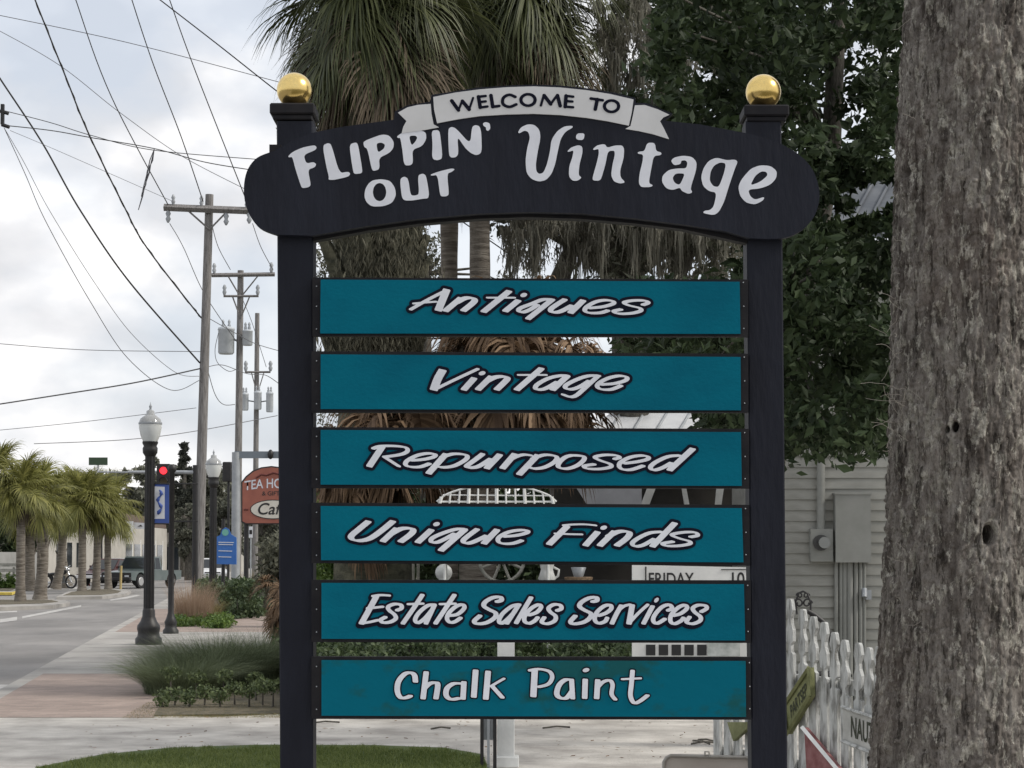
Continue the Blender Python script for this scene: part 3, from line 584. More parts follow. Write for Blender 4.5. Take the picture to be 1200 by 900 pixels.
def clumps(cents, rads, per, rng, flat=.75, shell=.5):
    out = []
    for c, r in zip(cents, rads):
        u = rand_unit(per, rng); q = r * (shell + (1 - shell) * rng.random(per) ** .6)[:, None] * u; q *= rng.normal(1, .12, (per, 1)); q[:, 2] *= flat; out.append(np.array(c) + q)
    return np.concatenate(out)
def blades(B, H, rng, wd=.01, lean=.5, seg=3, curl=.8, outward=None):
    """curved tapering blades rooted at B (n,3)"""
    n = len(B); a = rng.uniform(0, 2 * np.pi, n); h = np.asarray(H) * rng.uniform(.6, 1.1, n)
    dr = np.stack([np.cos(a), np.sin(a), np.zeros(n)], 1)
    if outward is not None: dr = dr * .35 + outward; dr /= np.linalg.norm(dr, axis=1)[:, None] + 1e-6
    sd_ = np.stack([-dr[:, 1], dr[:, 0], np.zeros(n)], 1) * .5 + rand_unit(n, rng) * .5; le = lean * rng.uniform(.3, 1.2, n)
    V = []
    for k in range(seg + 1):
        t = k / seg; p = B + dr * (le * h * t ** (1 + curl))[:, None]; p[:, 2] += h * (t - le * .45 * t ** 2.4)
        ww = wd * (1 - t) if k < seg else 0
        V.append(p - sd_ * ww * .5); V.append(p + sd_ * ww * .5)
    V = np.stack(V, 1).reshape(-1, 3); st = (seg + 1) * 2; i = np.arange(n) * st
    F = np.concatenate([np.stack([i + 2 * k, i + 2 * k + 1, i + 2 * k + 3, i + 2 * k + 2], 1) for k in range(seg)])
    return V, F
def frond_data(seed, elev, L=1.0, nl=46, gw=.034, droop=1.0, fold=0.2, petiole=.45):
    """a fan palm frond: stalk + narrow drooping leaflets; heads along +X at the given elevation"""
    rg = random.Random(seed); V = []; F = []; p = Vector((0, 0, 0)); d = Vector((math.cos(elev), 0, math.sin(elev)))
    pts = [p.copy()]; dirs = [d.copy()]; n = 9; ds = L * (petiole + .35) / n
    for k in range(n):
        d = (d + Vector((0, 0, -.10 * droop))).normalized(); p = p + d * ds; pts.append(p.copy()); dirs.append(d.copy())
    side0 = Vector((0, 1, 0))
    def strip(P, W, side):
        b = len(V)
        for q, ww, sv in zip(P, W, side): V.append(q - sv * ww / 2); V.append(q + sv * ww / 2)
        for k in range(len(P) - 1): F.append((b + 2 * k, b + 2 * k + 1, b + 2 * k + 3, b + 2 * k + 2))
    strip(pts, [.04 * L] * len(pts), [side0] * len(pts))
    strip([q + Vector((0, 0, .012 * L)) for q in pts], [.03 * L] * len(pts), [dirs[k].cross(side0) for k in range(len(pts))])
    for k in range(nl):
        t = (k + .5) / nl * 2 - 1; at = 1 - abs(t)
        s = petiole / (petiole + .35) + (1 - petiole / (petiole + .35)) * at ** 1.2; i = min(int(s * n), n - 1); fr = s * n - i
        p = pts[i].lerp(pts[i + 1], fr); dd = dirs[i]; up = side0.cross(dd)*-1
        ang = t * R(125) * (1 - .3 * at) + rg.uniform(-.05, .05)
        v = dd * math.cos(ang) + side0 * math.sin(ang) + up * (fold * abs(math.sin(ang)) + rg.uniform(-.08, .08)); v.normalize()
        ll = L * (.62 + .25 * at) * rg.uniform(.85, 1.12); m = 5; P = [p]; SV = []; dl = ll / m; dcur = v.copy(); g = droop * rg.uniform(.16, .34)
        for j in range(m):
            P.append(P[-1] + dcur * dl); dcur = (dcur + Vector((0, 0, -g * (j + 1) / 2.0))).normalized()
        for j in range(m + 1):
            dj = (P[min(j + 1, m)] - P[max(j - 1, 0)]).normalized(); sv = dj.cross(up); 
            if sv.length < .1: sv = dj.cross(Vector((1, 0, 0)))
            sv.normalize(); SV.append(sv)
        Ww = [gw * L * f for f in (.7, 1, 1, .75, .4, .05)]
        strip(P, Ww, SV)
    return V, F
def frond_mesh(name, mat, **k):
    V, F = frond_data(**k); me = bpy.data.meshes.new(name); me.from_pydata([tuple(v) for v in V], [], F); me.materials.append(mat); return me
LIVE = {}
def fronds_lib(key, mat, elevs, per, **k):
    LIVE[key] = [(e, [frond_mesh('frond', mat, seed=int(e * 100) + 31 * j, elev=R(e), **k) for j in range(per)]) for e in elevs]
fronds_lib('green', PALML, (70, 45, 20, 0, -25, -50), 3, L=1.0, droop=1.6, nl=70, gw=.018)
fronds_lib('street', PALMY, (75, 50, 25, 0, -25), 2, L=1.0, droop=1.0, nl=44, gw=.034)
fronds_lib('dead', DEADG, (-35, -60, -78), 3, L=1.0, droop=1.7, fold=.6, nl=64, gw=.017)
fronds_lib('brown', DEADF, (40, 10, -20, -50, -72), 3, L=1.0, droop=1.7, fold=.9, nl=34, gw=.055)
def crown(parent, hub, key, n, L, rg, spread=None, name='frond', zj=.15, label=None):
    lib = LIVE[key]
    for k in range(n):
        e, ms = lib[int(k * len(lib) / n)]; me = rg.choice(ms)
        o = bpy.data.objects.new(name, me); COL.objects.link(o); o.parent = parent
        o.location = Vector(hub) - wl(parent) + Vector((rg.uniform(-.08, .08), rg.uniform(-.08, .08), rg.uniform(-zj, zj) - (0 if e > 0 else .1)))
        o.rotation_euler = (rg.uniform(-.2, .2), rg.uniform(-.12, .12), rg.uniform(0, 2 * math.pi)); s = L * rg.uniform(.85, 1.15); o.scale = (s, s, s)
def trunk_mesh(parent, base, top, r0, r1, mat, boots=False, rg=None, bend=0, name='trunk', seg=24):
    base = Vector(base); top = Vector(top); m = MB(); P = []; Rr = []
    for k in range(seg + 1):
        t = k / seg; p = base.lerp(top, t); p.x += bend * math.sin(t * math.pi); P.append(p)
        rr = r0 + (r1 - r0) * t; rr *= 1 + .05 * rg.uniform(-1, 1) + (.35 * math.exp(-t * 14)); Rr.append(rr)
    m.tube(P, Rr, 14)
    o = m.build(name, mat, parent)
    if boots:
        b = MB()
        for k in range(boots):
            t = rg.uniform(.35, 1); p = base.lerp(top, t); p.x += bend * math.sin(t * math.pi); a = rg.uniform(0, 6.28); dirv = Vector((math.cos(a), math.sin(a), 0)); rr = (r0 + (r1 - r0) * t)
            q = p + dirv * rr * .85; b.tube([q, q + dirv * rr * .35 + Vector((0, 0, rr * .9)), q + dirv * rr * .7 + Vector((0, 0, rr * 1.6))], [rr * .28, rr * .2, rr * .1], 4, smooth=False)
        b.build('leaf_base', mat, parent, kind='stuff')
    return o

# ------------------------------------------------------------------ big palms behind the sign
rg = random.Random(11)
def cut_base(px, D): v = w(px, 600, D); return Vector((v.x, D, 0))
pa = thing('palm_tree', 'big palm with thick moss-covered trunk and drooping crown behind the left of the sign', 'palm tree', cut_base(437, 24))
trunk_mesh(pa, cut_base(437, 24), w(440, 40, 24), .46, .40, PALMM, 90, rg)
crown(pa, w(442, 10, 24), 'dead', 44, 1.35, rg, name='dead_frond', zj=.35); crown(pa, w(440, -5, 24), 'green', 64, 1.15, rg, zj=.25)
pb = thing('palm_tree', 'palm whose slim grey trunk shows under the arch, second of two from the left', 'palm tree', cut_base(566, 26))
trunk_mesh(pb, cut_base(566, 26), w(560, -30, 26), .145, .13, PALMT, 0, rg)
crown(pb, w(605, 10, 26) , 'dead', 44, 1.35, rg, name='dead_frond', zj=.3); crown(pb, w(600, -8, 26), 'green', 58, 1.2, rg, zj=.2)
pc = thing('palm_tree', 'palm whose slim grey trunk shows under the arch, beside the mossy trunk', 'palm tree', cut_base(526, 28))
trunk_mesh(pc, cut_base(526, 28), w(527, -40, 28), .125, .12, PALMT, 0, rg)
crown(pc, w(527, 22, 28), 'dead', 46, 1.5, rg, name='dead_frond', zj=.3); crown(pc, w(522, 0, 28), 'green', 46, 1.4, rg)
rv = np.random.default_rng(91); cs = [tuple(w(437 + rv.normal(0, 34), rv.uniform(255, 470), 24 - rv.uniform(.3, .7))) for _ in range(70)]
V, F = leaf_arrays(clumps(cs, [.2] * len(cs), 120, rv, 1.6, .1), .10, rv, .16, 2.2); np_mesh('vine', V, F, DARKV, pa, pa.location)
# short palm with a brown skirt seen through the gaps between boards
pd = thing('palm_tree', 'short palm with a brown skirt of dead fronds seen through the gaps between the boards', 'palm tree', cut_base(560, 23.6))
trunk_mesh(pd, cut_base(560, 23.6), w(560, 420, 23.6), .22, .2, PALMT, 30, rg)
crown(pd, w(600, 390, 23.6), 'brown', 44, .92, rg, name='dead_frond', zj=.45)
crown(pd, w(480, 465, 23.3), 'brown', 34, .8, rg, name='dead_frond', zj=.4)
crown(pd, w(655, 440, 23.6), 'brown', 30, .7, rg, name='dead_frond', zj=.35)
crown(pd, w(420, 535, 23.4), 'brown', 26, .66, rg, name='dead_frond', zj=.3)

# ------------------------------------------------------------------ evergreen (magnolia-like) to the right, oak with spanish moss
def tree(name, label, cat, base, trunk_pts, trunk_r, cents, rads, per, leaf, mat, bark=OAKB, aspect=.45, seed=1, group=None, flat=.8, shell=.45, limbs=14, droop=.3):
    rng = np.random.default_rng(seed); t = thing(name, label, cat, base, group)
    m = MB(); m.tube(trunk_pts, trunk_r, 12); m.build('trunk', bark, t)
    if limbs:
        m = MB(); idx = rng.choice(len(cents), min(limbs, len(cents)), replace=False); tp = [Vector(p) for p in trunk_pts]
        for i in idx:
            c = Vector(cents[i]); a = min(tp[len(tp) // 3:], key=lambda p: abs(p.z - (c.z - .3 * (c - p).length))); mid = a.lerp(c, .5) + Vector((rng.uniform(-.1, .1), rng.uniform(-.1, .1), .12 * (c - a).length)); r = trunk_r[-1] if hasattr(trunk_r, '__len__') else trunk_r
            m.tube([a, mid, c], [r * .6, r * .35, r * .12], 6)
        m.build('limb', bark, t, kind='stuff')
    V, F = leaf_arrays(clumps(cents, rads, per, rng, flat, shell), leaf, rng, aspect, droop)
    np_mesh('crown', V, F, mat, t, base)
    return t
# evergreen crown: outline followed with clumps at 14-18 m
rng = np.random.default_rng(5)
cents = []; rads = []
def inside_ever(x, y):
    if y < 120: return x > 770 - (120 - y) * .05
    if y < 225: return x > 690 and x < 1085
    if y < 335: return x > 872
    if y < 420: return x > 735
    if y < 505: return x > 830
    return x > 890 and y < 540 - abs(x - 985) * .10
for _ in range(900):
    x = rng.uniform(690, 1100); y = rng.uniform(-60, 520)
    if not inside_ever(x, y): continue
    if 988 < x < 1075 and 200 < y < 262 and y < 262 - (1000 - x) * .2 : continue
    if 910 < x < 1030 and 95 < y < 165 and rng.random() < .3: continue
    if y < 190 and rng.random() < .35: continue
    D = rng.uniform(14.5, 18.5); r = rng.uniform(.13, .27)
    if 960 < x < 1075 and 165 < y < 295: r *= .6
    cents.append(tuple(w(x, y, D))); rads.append(r)
for x, y in ((995, 215), (1010, 208), (1035, 258), (1020, 262), (1048, 250), (990, 240), (1050, 205)): cents.append(tuple(w(x, y, 16))); rads.append(.09)
base = cut_base(903, 17)
ever = tree('magnolia_tree', 'dark glossy evergreen tree filling the space between the sign and the rough trunk', 'tree', base, [base, w(903, 560, 17), w(912, 430, 17), w(950, 300, 17), w(972, 200, 17), w(980, 60, 17), w(985, -60, 17)], [.12, .115, .11, .10, .09, .07, .04], cents, rads, 88, .092, EVERG, aspect=.48, seed=6, limbs=60, shell=.3)
# oak behind with moss (upper middle right)
cents = []; rads = []
for _ in range(150):
    x = rng.uniform(690, 900); y = rng.uniform(-90, 330)
    if 700 < x < 800 and rng.random() < .35: continue
    D = rng.uniform(26, 31); cents.append(tuple(w(x, y, D))); rads.append(rng.uniform(.25, .5))
for x in range(590, 900, 10): cents.append(tuple(w(x, 250 + rng.uniform(-15, 12), 27))); rads.append(.28)
base = cut_base(745, 28)
oak = tree('oak_tree', 'live oak hung with grey spanish moss behind the middle of the sign', 'tree', base, [base, w(740, 500, 28), w(735, 330, 28), w(760, 200, 28), w(790, 60, 28)], [.3, .26, .22, .2, .15], cents, rads, 95, .13, OAKL, seed=9, limbs=26, shell=.25)
for x0, y0, x1, y1, r in ((735, 340, 620, 262, .09), (740, 320, 868, 258, .1), (690, 290, 600, 250, .07), (745, 250, 705, 20, .08), (760, 420, 830, 250, .13), (655, 330, 690, 255, .14)): m = MB(); m.tube([w(x0, y0, 27.5), w((x0 + x1) / 2, (y0 + y1) / 2 - 8, 27.2), w(x1, y1, 27)], [r, r * .7, r * .4], 7); m.build('limb', OAKB, oak)
mv = []; 
def moss(x0, x1, y0, y1, n, ln, D=26.5):
    n = int(n * .55)
    for _ in range(n):
        x = rng.uniform(x0, x1); y = rng.uniform(y0, y1); c = w(x, y, D + rng.uniform(-.6, .8)); k = rng.integers(30, 70); l = ln * rng.choice([.45, .8, 1.0, 1.5], p=[.35, .3, .2, .15])
        for _ in range(k):
            g_ = rng.normal(0, 1); b = np.array(c) + np.array([g_ * .075, rng.normal() * .07, rng.normal() * .05]); mv.append((b, l * math.exp(-abs(g_) * .9) * rng.uniform(.6, 1.15)))
moss(592, 870, 240, 275, 190, .6); moss(592, 870, 280, 330, 60, .4); moss(700, 812, -10, 95, 120, .5); moss(820, 870, 0, 60, 20, .4)
n = len(mv); B = np.array([b for b, l in mv]); Ls = np.array([l for b, l in mv]); V = []
sd_ = rand_unit(n, rng); sd_[:, 2] *= .1; off = np.zeros((n, 3))
for k in range(6):
    t = k / 5; p = B.copy(); p[:, 2] -= Ls * t; off += rng.normal(0, .012, (n, 3)); off[:, 2] = 0; p += off; ww = .028 * (1 - t * .75); V += [p - sd_ * ww / 2, p + sd_ * ww / 2]
V = np.stack(V, 1).reshape(-1, 3); i = np.arange(n) * 12
F = np.concatenate([np.stack([i + 2 * k, i + 2 * k + 1, i + 2 * k + 3, i + 2 * k + 2], 1) for k in range(5)])
np_mesh('spanish_moss', V, F, MOSS, oak, oak.location, kind='stuff')
# thin shrubby tree left behind the mossy trunk (sky shows through)
cents = [tuple(w(rng.uniform(368, 400), rng.uniform(285, 345), 34)) for _ in range(12)] + [tuple(w(rng.uniform(478, 515), rng.uniform(278, 322), 34)) for _ in range(12)] + [tuple(w(rng.uniform(583, 625), rng.uniform(300, 420), 34)) for _ in range(9)] + [tuple(w(rng.uniform(368, 400), rng.uniform(485, 600), 34)) for _ in range(10)] + [tuple(w(rng.uniform(330, 395), rng.uniform(90, 150), 34)) for _ in range(9)]
base = cut_base(500, 34)
tree('oak_tree', 'thin open-crowned tree standing behind the mossy palm trunk, sky through its twigs', 'tree', base, [base, w(500, 480, 34), w(500, 320, 34)], [.12, .1, .06], cents, [.28] * len(cents), 60, .075, OAKL, seed=12, limbs=24, shell=.1)

# ------------------------------------------------------------------ big rough trunk, right foreground
def vnoise(X, Y, seed):
    r = np.random.default_rng(seed); T = r.random((256, 256)); xi = np.floor(X).astype(int); yi = np.floor(Y).astype(int); fx = X - xi; fy = Y - yi
    fx = fx * fx * (3 - 2 * fx); fy = fy * fy * (3 - 2 * fy); g = lambda a, b: T[a % 256, b % 256]
    return (g(xi, yi) * (1 - fx) + g(xi + 1, yi) * fx) * (1 - fy) + (g(xi, yi + 1) * (1 - fx) + g(xi + 1, yi + 1) * fx) * fy
DT = 8.7
tb = w(1122, 600, DT); tbase = Vector((tb.x - .01, DT, 0))
nu, nv = 520, 900; z0, z1 = 0.0, 4.6
U, Vv = np.meshgrid(np.linspace(0, 1, nu, endpoint=False), np.linspace(0, 1, nv)); Z = z0 + (z1 - z0) * Vv
th = U * 2 * np.pi
zc = w(1122, 900, DT).z; zt = w(1133, 0, DT).z
cxs = w(1126, 900, DT).x + (w(1146, 0, DT).x - w(1126, 900, DT).x) * (Z - zc) / (zt - zc)
rad = .355 + (.300 - .355) * np.clip((Z - zc) / (zt - zc), -.5, 1.2) + .12 * np.exp(-Z * 3) + .010 * np.sin(Z * 2.1 + 1)
per = 36
cir = lambda f: U * f
wob = vnoise(U * 12, Z * 5, 3) * .9
plates = np.abs(vnoise((U * 46 + wob) % 256, Z * 7, 1) - .5) * 2
plates2 = np.abs(vnoise((U * 90 + wob * 2) % 256, Z * 18, 2) - .5) * 2
fine = vnoise(U * 240, Z * 70, 4); chips = vnoise(U * 110, Z * 42, 6)
chips2 = vnoise(U * 150, Z * 30, 16); sm = lambda a, b, x: np.clip((x - a) / (b - a), 0, 1)
dsp = .009 * np.clip(plates * 2.6, 0, 1) + .006 * np.clip(plates2 * 2.4, 0, 1) + .006 * sm(.60, .66, chips) + .005 * sm(.62, .66, chips2) - .008 * sm(.70, .8, vnoise(U * 120, Z * 9, 26)) + .004 * fine + .008 * vnoise(U * 14, Z * 2.2, 8)
for hx, hy, hr in ((1157, 626, .022), (1120, 500, .011), (1112, 503, .007)):
    hp = w(hx, hy, DT - .3); hz = hp.z; hth = math.atan2(-math.sqrt(max(.32 ** 2 - (hp.x - float(np.interp(hz, [zc, zt], [w(1126, 900, DT).x, w(1146, 0, DT).x]))) ** 2, .01)), hp.x - float(np.interp(hz, [zc, zt], [w(1126, 900, DT).x, w(1146, 0, DT).x])))
    dth = (th - hth + np.pi) % (2 * np.pi) - np.pi; dd = np.sqrt((dth * .32) ** 2 + ((Z - hz) * .6) ** 2); dsp -= .14 * np.exp(-(dd / hr) ** 4)
rr_ = rad + dsp * .95 - .011
Vt = np.stack([cxs + rr_ * np.cos(th), DT + rr_ * np.sin(th), Z], -1).reshape(-1, 3)
ii = np.arange(nv - 1)[:, None] * nu; jj = np.arange(nu)[None, :]; j2 = (jj + 1) % nu
F = np.stack([ii + jj, ii + j2, ii + nu + j2, ii + nu + jj], -1).reshape(-1, 4)
bk = bpy.data.materials.new('lichen_bark'); bk.use_nodes = True; N = bk.node_tree.nodes; Lk = bk.node_tree.links; b_ = N['Principled BSDF']; b_.inputs['Roughness'].default_value = .95; b_.inputs['Specular IOR Level'].default_value = .15
tcn = N.new('ShaderNodeTexCoord')
def noi(scale, st, det=8, ro=.6, dist=0):
    mp = N.new('ShaderNodeMapping'); mp.inputs['Scale'].default_value = st; Lk.new(tcn.outputs['Object'], mp.inputs['Vector'])
    n_ = N.new('ShaderNodeTexNoise'); n_.inputs['Scale'].default_value = scale; n_.inputs['Detail'].default_value = det; n_.inputs['Roughness'].default_value = ro; n_.inputs['Distortion'].default_value = dist; Lk.new(mp.outputs['Vector'], n_.inputs['Vector']); return n_.outputs['Fac']
def ramp(src, stops):
    r_ = N.new('ShaderNodeValToRGB'); el = r_.color_ramp.elements
    el[0].position, el[0].color = stops[0][0], (*stops[0][1], 1); el[1].position, el[1].color = stops[-1][0], (*stops[-1][1], 1)
    for p, c in stops[1:-1]: x = el.new(p); x.color = (*c, 1)
    Lk.new(src, r_.inputs['Fac']); return r_.outputs['Color']
c_a = ramp(noi(14, (1, 1, .25), 10, .7), [(.36, (.07, .06, .053)), (.5, (.17, .153, .138)), (.66, (.31, .29, .262))])
c_b = ramp(noi(30, (1, 1, .5), 10, .7), [(.38, (.17, .16, .135)), (.62, (.46, .44, .39))])
f1 = ramp(noi(22, (1, 1, .42), 10, .72, .2), [(.525, (0, 0, 0)), (.56, (1, 1, 1))])
mxx = N.new('ShaderNodeMixRGB'); Lk.new(f1, mxx.inputs[0]); Lk.new(c_a, mxx.inputs[1]); Lk.new(c_b, mxx.inputs[2])
c_c = ramp(noi(34, (1, 1, .14), 8, .7), [(.40, (.15, .14, .13)), (.46, (1, 1, 1))])
mx2 = N.new('ShaderNodeMixRGB'); mx2.blend_type = 'MULTIPLY'; mx2.inputs[0].default_value = .8; Lk.new(mxx.outputs[0], mx2.inputs[1]); Lk.new(c_c, mx2.inputs[2])
f3 = ramp(noi(2.2, (1, 1, .8), 3), [(.54, (0, 0, 0)), (.72, (.35, .35, .35))]); mx3 = N.new('ShaderNodeMixRGB'); mx3.inputs[2].default_value = (.16, .12, .10, 1); Lk.new(f3, mx3.inputs[0]); Lk.new(mx2.outputs[0], mx3.inputs[1])
c_f = ramp(noi(150, (1, 1, .55), 4, .7), [(.36, (.45, .44, .43)), (.5, (1, 1, 1)), (.66, (1.0, 1.0, 1.0))]); mx4 = N.new('ShaderNodeMixRGB'); mx4.blend_type = 'MULTIPLY'; mx4.inputs[0].default_value = .75; Lk.new(mx3.outputs[0], mx4.inputs[1]); Lk.new(c_f, mx4.inputs[2]); Lk.new(mx4.outputs[0], b_.inputs['Base Color'])
bp = N.new('ShaderNodeBump'); bp.inputs['Strength'].default_value = .8; bp.inputs['Distance'].default_value = .012; Lk.new(noi(90, (1, 1, .6), 8, .75), bp.inputs['Height']); Lk.new(bp.outputs[0], b_.inputs['Normal'])
bt_ = thing('tree', 'thick rough tree trunk blotched with pale lichen, close at the right edge', 'tree', tbase)
np_mesh('trunk', Vt, F, bk, bt_, tbase, smooth=True)
# curled fibres on the bark edge
m = MB(); rgb = random.Random(3)
for _ in range(46):
    py = rgb.choice([rgb.uniform(330, 520), rgb.uniform(0, 900)]); a = w(1040 + (1 if py > 300 else 14) + rgb.uniform(-4, 22), py, DT - .26); P = [a]
    d = Vector((rgb.uniform(-1, .2), rgb.uniform(-.4, 0), rgb.uniform(-.4, .6))) * .018
    for k in range(6): d += Vector((rgb.uniform(-1, 1), rgb.uniform(-.5, .5), rgb.uniform(-1, 1))) * .008; P.append(P[-1] + d)
    m.tube(P, .0011, 3, cap=False)
m.build('bark_fibre', pm('bark_fibre', (.25, .23, .2), None, rough=.9), bt_, kind='stuff')

# ------------------------------------------------------------------ house on the right
SID = pm('siding_paint', (.22, .22, .20), (.32, .32, .295), 2.2, .75, .08, (.8, 1, 2.2), detail=10)
PANELG = pm('panel_grey', (.20, .205, .19), (.25, .255, .24), 3, .6)
ROOFM = pm('roof_metal', (.085, .095, .11), (.13, .14, .155), 3, .85, spec=.2)
YH = 22.0; hx0 = w(905, 600, YH).x; hx1 = hx0 + 6.5
house = thing('house', 'grey-green clapboard house behind the fence, between the sign post and the rough trunk', 'house', ((hx0 + hx1) / 2, YH, 0))
pk = MB(); pz = 12.6 * sc(YH)
me0 = None; nrow = int(5.0 / pz)
for k in range(nrow):
    z = k * pz
    if me0 is None:
        m = MB(); Lh = hx1 - hx0; m.prism([Vector((-Lh / 2, 0, 0)), Vector((-Lh / 2, -.022, 0)), Vector((-Lh / 2, -.007, pz + .012)), Vector((-Lh / 2, 0, pz + .012))], (Lh, 0, 0))
        o = m.build('plank', SID, house, local=True); me0 = o.data
    else: o = link_mesh('plank', me0, None, house)
    o.location = (0, 0, z)
m = MB(); m.box(((hx0 + hx1) / 2, YH + 2.03, 2.5), (hx1 - hx0, 4, 5.0)); m.build('wall', SID, house)
m = MB()
e0 = w(978, 268, YH - .3); rz = e0.z; sl = Vector((.0, 3.2, 1.6))
m.prism([Vector((e0.x - .2, YH - .4, rz - .12)), Vector((hx1 + .4, YH - .4, rz - .12)), Vector((hx1 + .4, YH + 2.4, rz + 1.2)), Vector((e0.x + .75, YH + 2.4, rz + 1.2))], (0, 0, .05))
roof = m.build('roof', ROOFM, house)
m = MB()
for k in range(26):
    x = e0.x - .1 + k * .19; x2 = x + .5
    m.tube([Vector((x, YH - .41, rz - .06)), Vector((min(x + .95, hx1 + .3), YH + 2.35, rz + 1.26))], .022, 4)
m.build('roof_rib', ROOFM, roof)
m = MB(); m.box((w(962, 640, YH - .06).x, YH - .07, w(962, 639, YH).z), (26 * sc(YH), .12, 38 * sc(YH))); mb_ = m.build('meter_box', PANELG, house)
m = MB(); c = w(965, 636, YH - .14); m.tube([c, c - Vector((0, .09, 0))], .062, 16); m.build('meter_glass', pm('meter_glass', (.20, .21, .205), None, rough=.2), mb_)
m = MB(); c = w(962, 636, YH - .14); m.tube([c + Vector((0, .01, 0)), c - Vector((0, .02, 0))], .085, 16); m.build('meter_ring', pm('dark_metal', (.06, .06, .06), None, rough=.4, metal=.6), mb_)
m = MB(); m.tube([w(962, 620, YH - .07), w(962, 530, YH - .07), w(962, 400, YH - .07)], .045, 10); m.build('conduit', PANELG, house)
m = MB(); m.box((w(997, 640, YH).x, YH - .09, w(997, 619, YH).z), (41 * sc(YH), .16, 80 * sc(YH))); m.box((w(997, 640, YH).x, YH - .09, w(997, 579, YH).z), (43 * sc(YH), .18, 2 * sc(YH))); m.build('breaker_box', PANELG, house)
for k, (px, r) in enumerate(((980, .022), (985.5, .02), (990, .026), (996, .036), (1003, .026), (1008.5, .022), (1013, .018))):
    m = MB(); m.tube([w(px, 659, YH - .06), w(px, 760, YH - .06), w(px, 830, YH - .06)], r, 8); m.build('conduit', PANELG, house)
m = MB(); m.box(w(1017, 697, YH - .08), (.06, .1, .10)); m.tube([w(1013, 690, YH - .1), w(1013, 700, YH - .14)], .03, 8); m.build('outlet_box', STEEL, house)

# ------------------------------------------------------------------ cottage with white roof seen through the third and fourth gaps
WROOF = pm('white_metal_roof', (.55, .57, .60), (.68, .7, .72), 2, .5); DARKW = pm('dark_porch', (.035, .033, .03), (.06, .055, .05), 3, .8)
YC = 27.0; cot = thing('cottage', 'dark-walled cottage with white metal roof glimpsed between the teal boards', 'house', (w(800, 600, YC).x, YC, 0))
m = MB(); m.box((w(820, 600, YC).x, YC + 2, 1.4), (340 * sc(YC), 3.0, 2.8)); m.build('wall', DARKW, cot)
m = MB(); P = [w(672, 516, YC - .3), w(905, 516, YC - .3), w(905, 470, YC + 1.9), w(745, 470, YC + 1.9)]; m.prism(P, (0, 0, .05)); rf = m.build('roof', WROOF, cot)
for k in range(9):
    a = w(712 + k * 27, 515, YC - .3); b = w(712 + k * 27 - 14 + 40, 471, YC + 1.9)
    m = MB(); m.tube([a + Vector((0, 0, .06)), b + Vector((0, 0, .06))], .02, 4); m.build('roof_seam', STEEL, rf)
for (x0, x1, x2, x3) in ((763, 773, 757, 747), (797, 802, 810, 804), (841, 850, 844, 837)):
    m = MB(); m.prism([w(x0, 560, YC - .35), w(x1, 560, YC - .35), w(x2, 602, YC - .35), w(x3, 602, YC - .35)], (0, .06, 0)); m.build('brace', WPAINT, cot)
m = MB(); m.prism([w(668, 560, YC - .4), w(752, 560, YC - .4), w(752, 610, YC - .4), w(700, 610, YC - .4)], (0, .05, 0)); m.build('door_panel', pm('pale_panel', (.45, .46, .50), (.55, .56, .6), 4, .6), cot)

# ------------------------------------------------------------------ yard things seen through the gaps
def at(px, D): return Vector((w(px, 600, D).x, D, 0))
YB = 21.7
wb = thing('wire_bench', 'white wire garden bench with arched back behind the fourth gap of the sign', 'bench', at(582, YB))
m = MB()
top = [w(512 + 140 * t, 588 - 20 * math.sin(math.pi * t) ** .6, YB + .2) for t in [k / 16 for k in range(17)]]; m.tube(top, .012, 6); m.tube([w(515, 588, YB + .2), w(650, 588, YB + .2)], .012, 6); m.tube([w(519, 580, YB + .2), w(646, 581, YB + .2)], .008, 6)
m.build('back_frame', WPAINT, wb)
for k in range(13):
    t = (k + .5) / 13; x = 512 + 140 * t; xb = 582 + (x - 582) * .86
    m = MB(); m.tube([w(x, 588 - 20 * math.sin(math.pi * t) ** .6, YB + .2), w(582 + (x - 582) * 1.03, 590, YB + .19), w(xb, 650, YB + .15)], .011 if k % 3 else .02, 5); m.build('bar', WPAINT, wb)
m = MB(); m.box(((wb.location.x), YB, w(582, 655, YB).z), (130 * sc(YB), .45, .03)); m.build('seat', WPAINT, wb)
for sx in (-1, 1):
    for dy in (-.2, .2):
        m = MB(); x = wb.location.x + sx * 60 * sc(YB); z = w(582, 655, YB).z; m.tube([(x, YB + dy, z), (x, YB + dy, 0.03)], .015, 6); m.build('leg', WPAINT, wb)
# round lantern, half wheel, white jug
ln = thing('lantern', 'small round white lantern on the display table behind the fifth gap', 'lantern', w(520, 681, 22.2))
m = MB(); m.sphere(w(520, 671, 22.2), 10 * sc(22.2), 18, 12, sy=.6); m.build('lantern_shade', pm('lantern_glass', (.45, .47, .46), (.6, .61, .6), 8, .4), ln)
m = MB(); m.box(w(522, 681, 22.2), (20 * sc(22.2), .1, .012)); m.build('lantern_base', WPAINT, ln)
wh = thing('wagon_wheel', 'weathered grey spoked wheel leaning behind the display table, seen in the fifth gap', 'wheel', at(588, 22.8))
m = MB(); cw = w(588, 656, 22.8); rw = 26 * sc(22.8); m.tube([cw + Vector((rw * math.cos(a * .2618), 0, rw * math.sin(a * .2618))) for a in range(25)], .022, 6); GREYW = pm('weathered_wood', (.22, .22, .19), (.4, .39, .35), 7, .9, .4); m.build('rim', GREYW, wh)
m = MB(); m.tube([cw + Vector((0, .04, 0)), cw - Vector((0, .04, 0))], .05, 12); m.build('hub', GREYW, wh)
for a in range(8):
    m = MB(); d = Vector((math.cos(a * .785 + .39), 0, math.sin(a * .785 + .39))); m.tube([cw + d * .04, cw + d * rw], .018, 6); m.build('spoke', GREYW, wh)
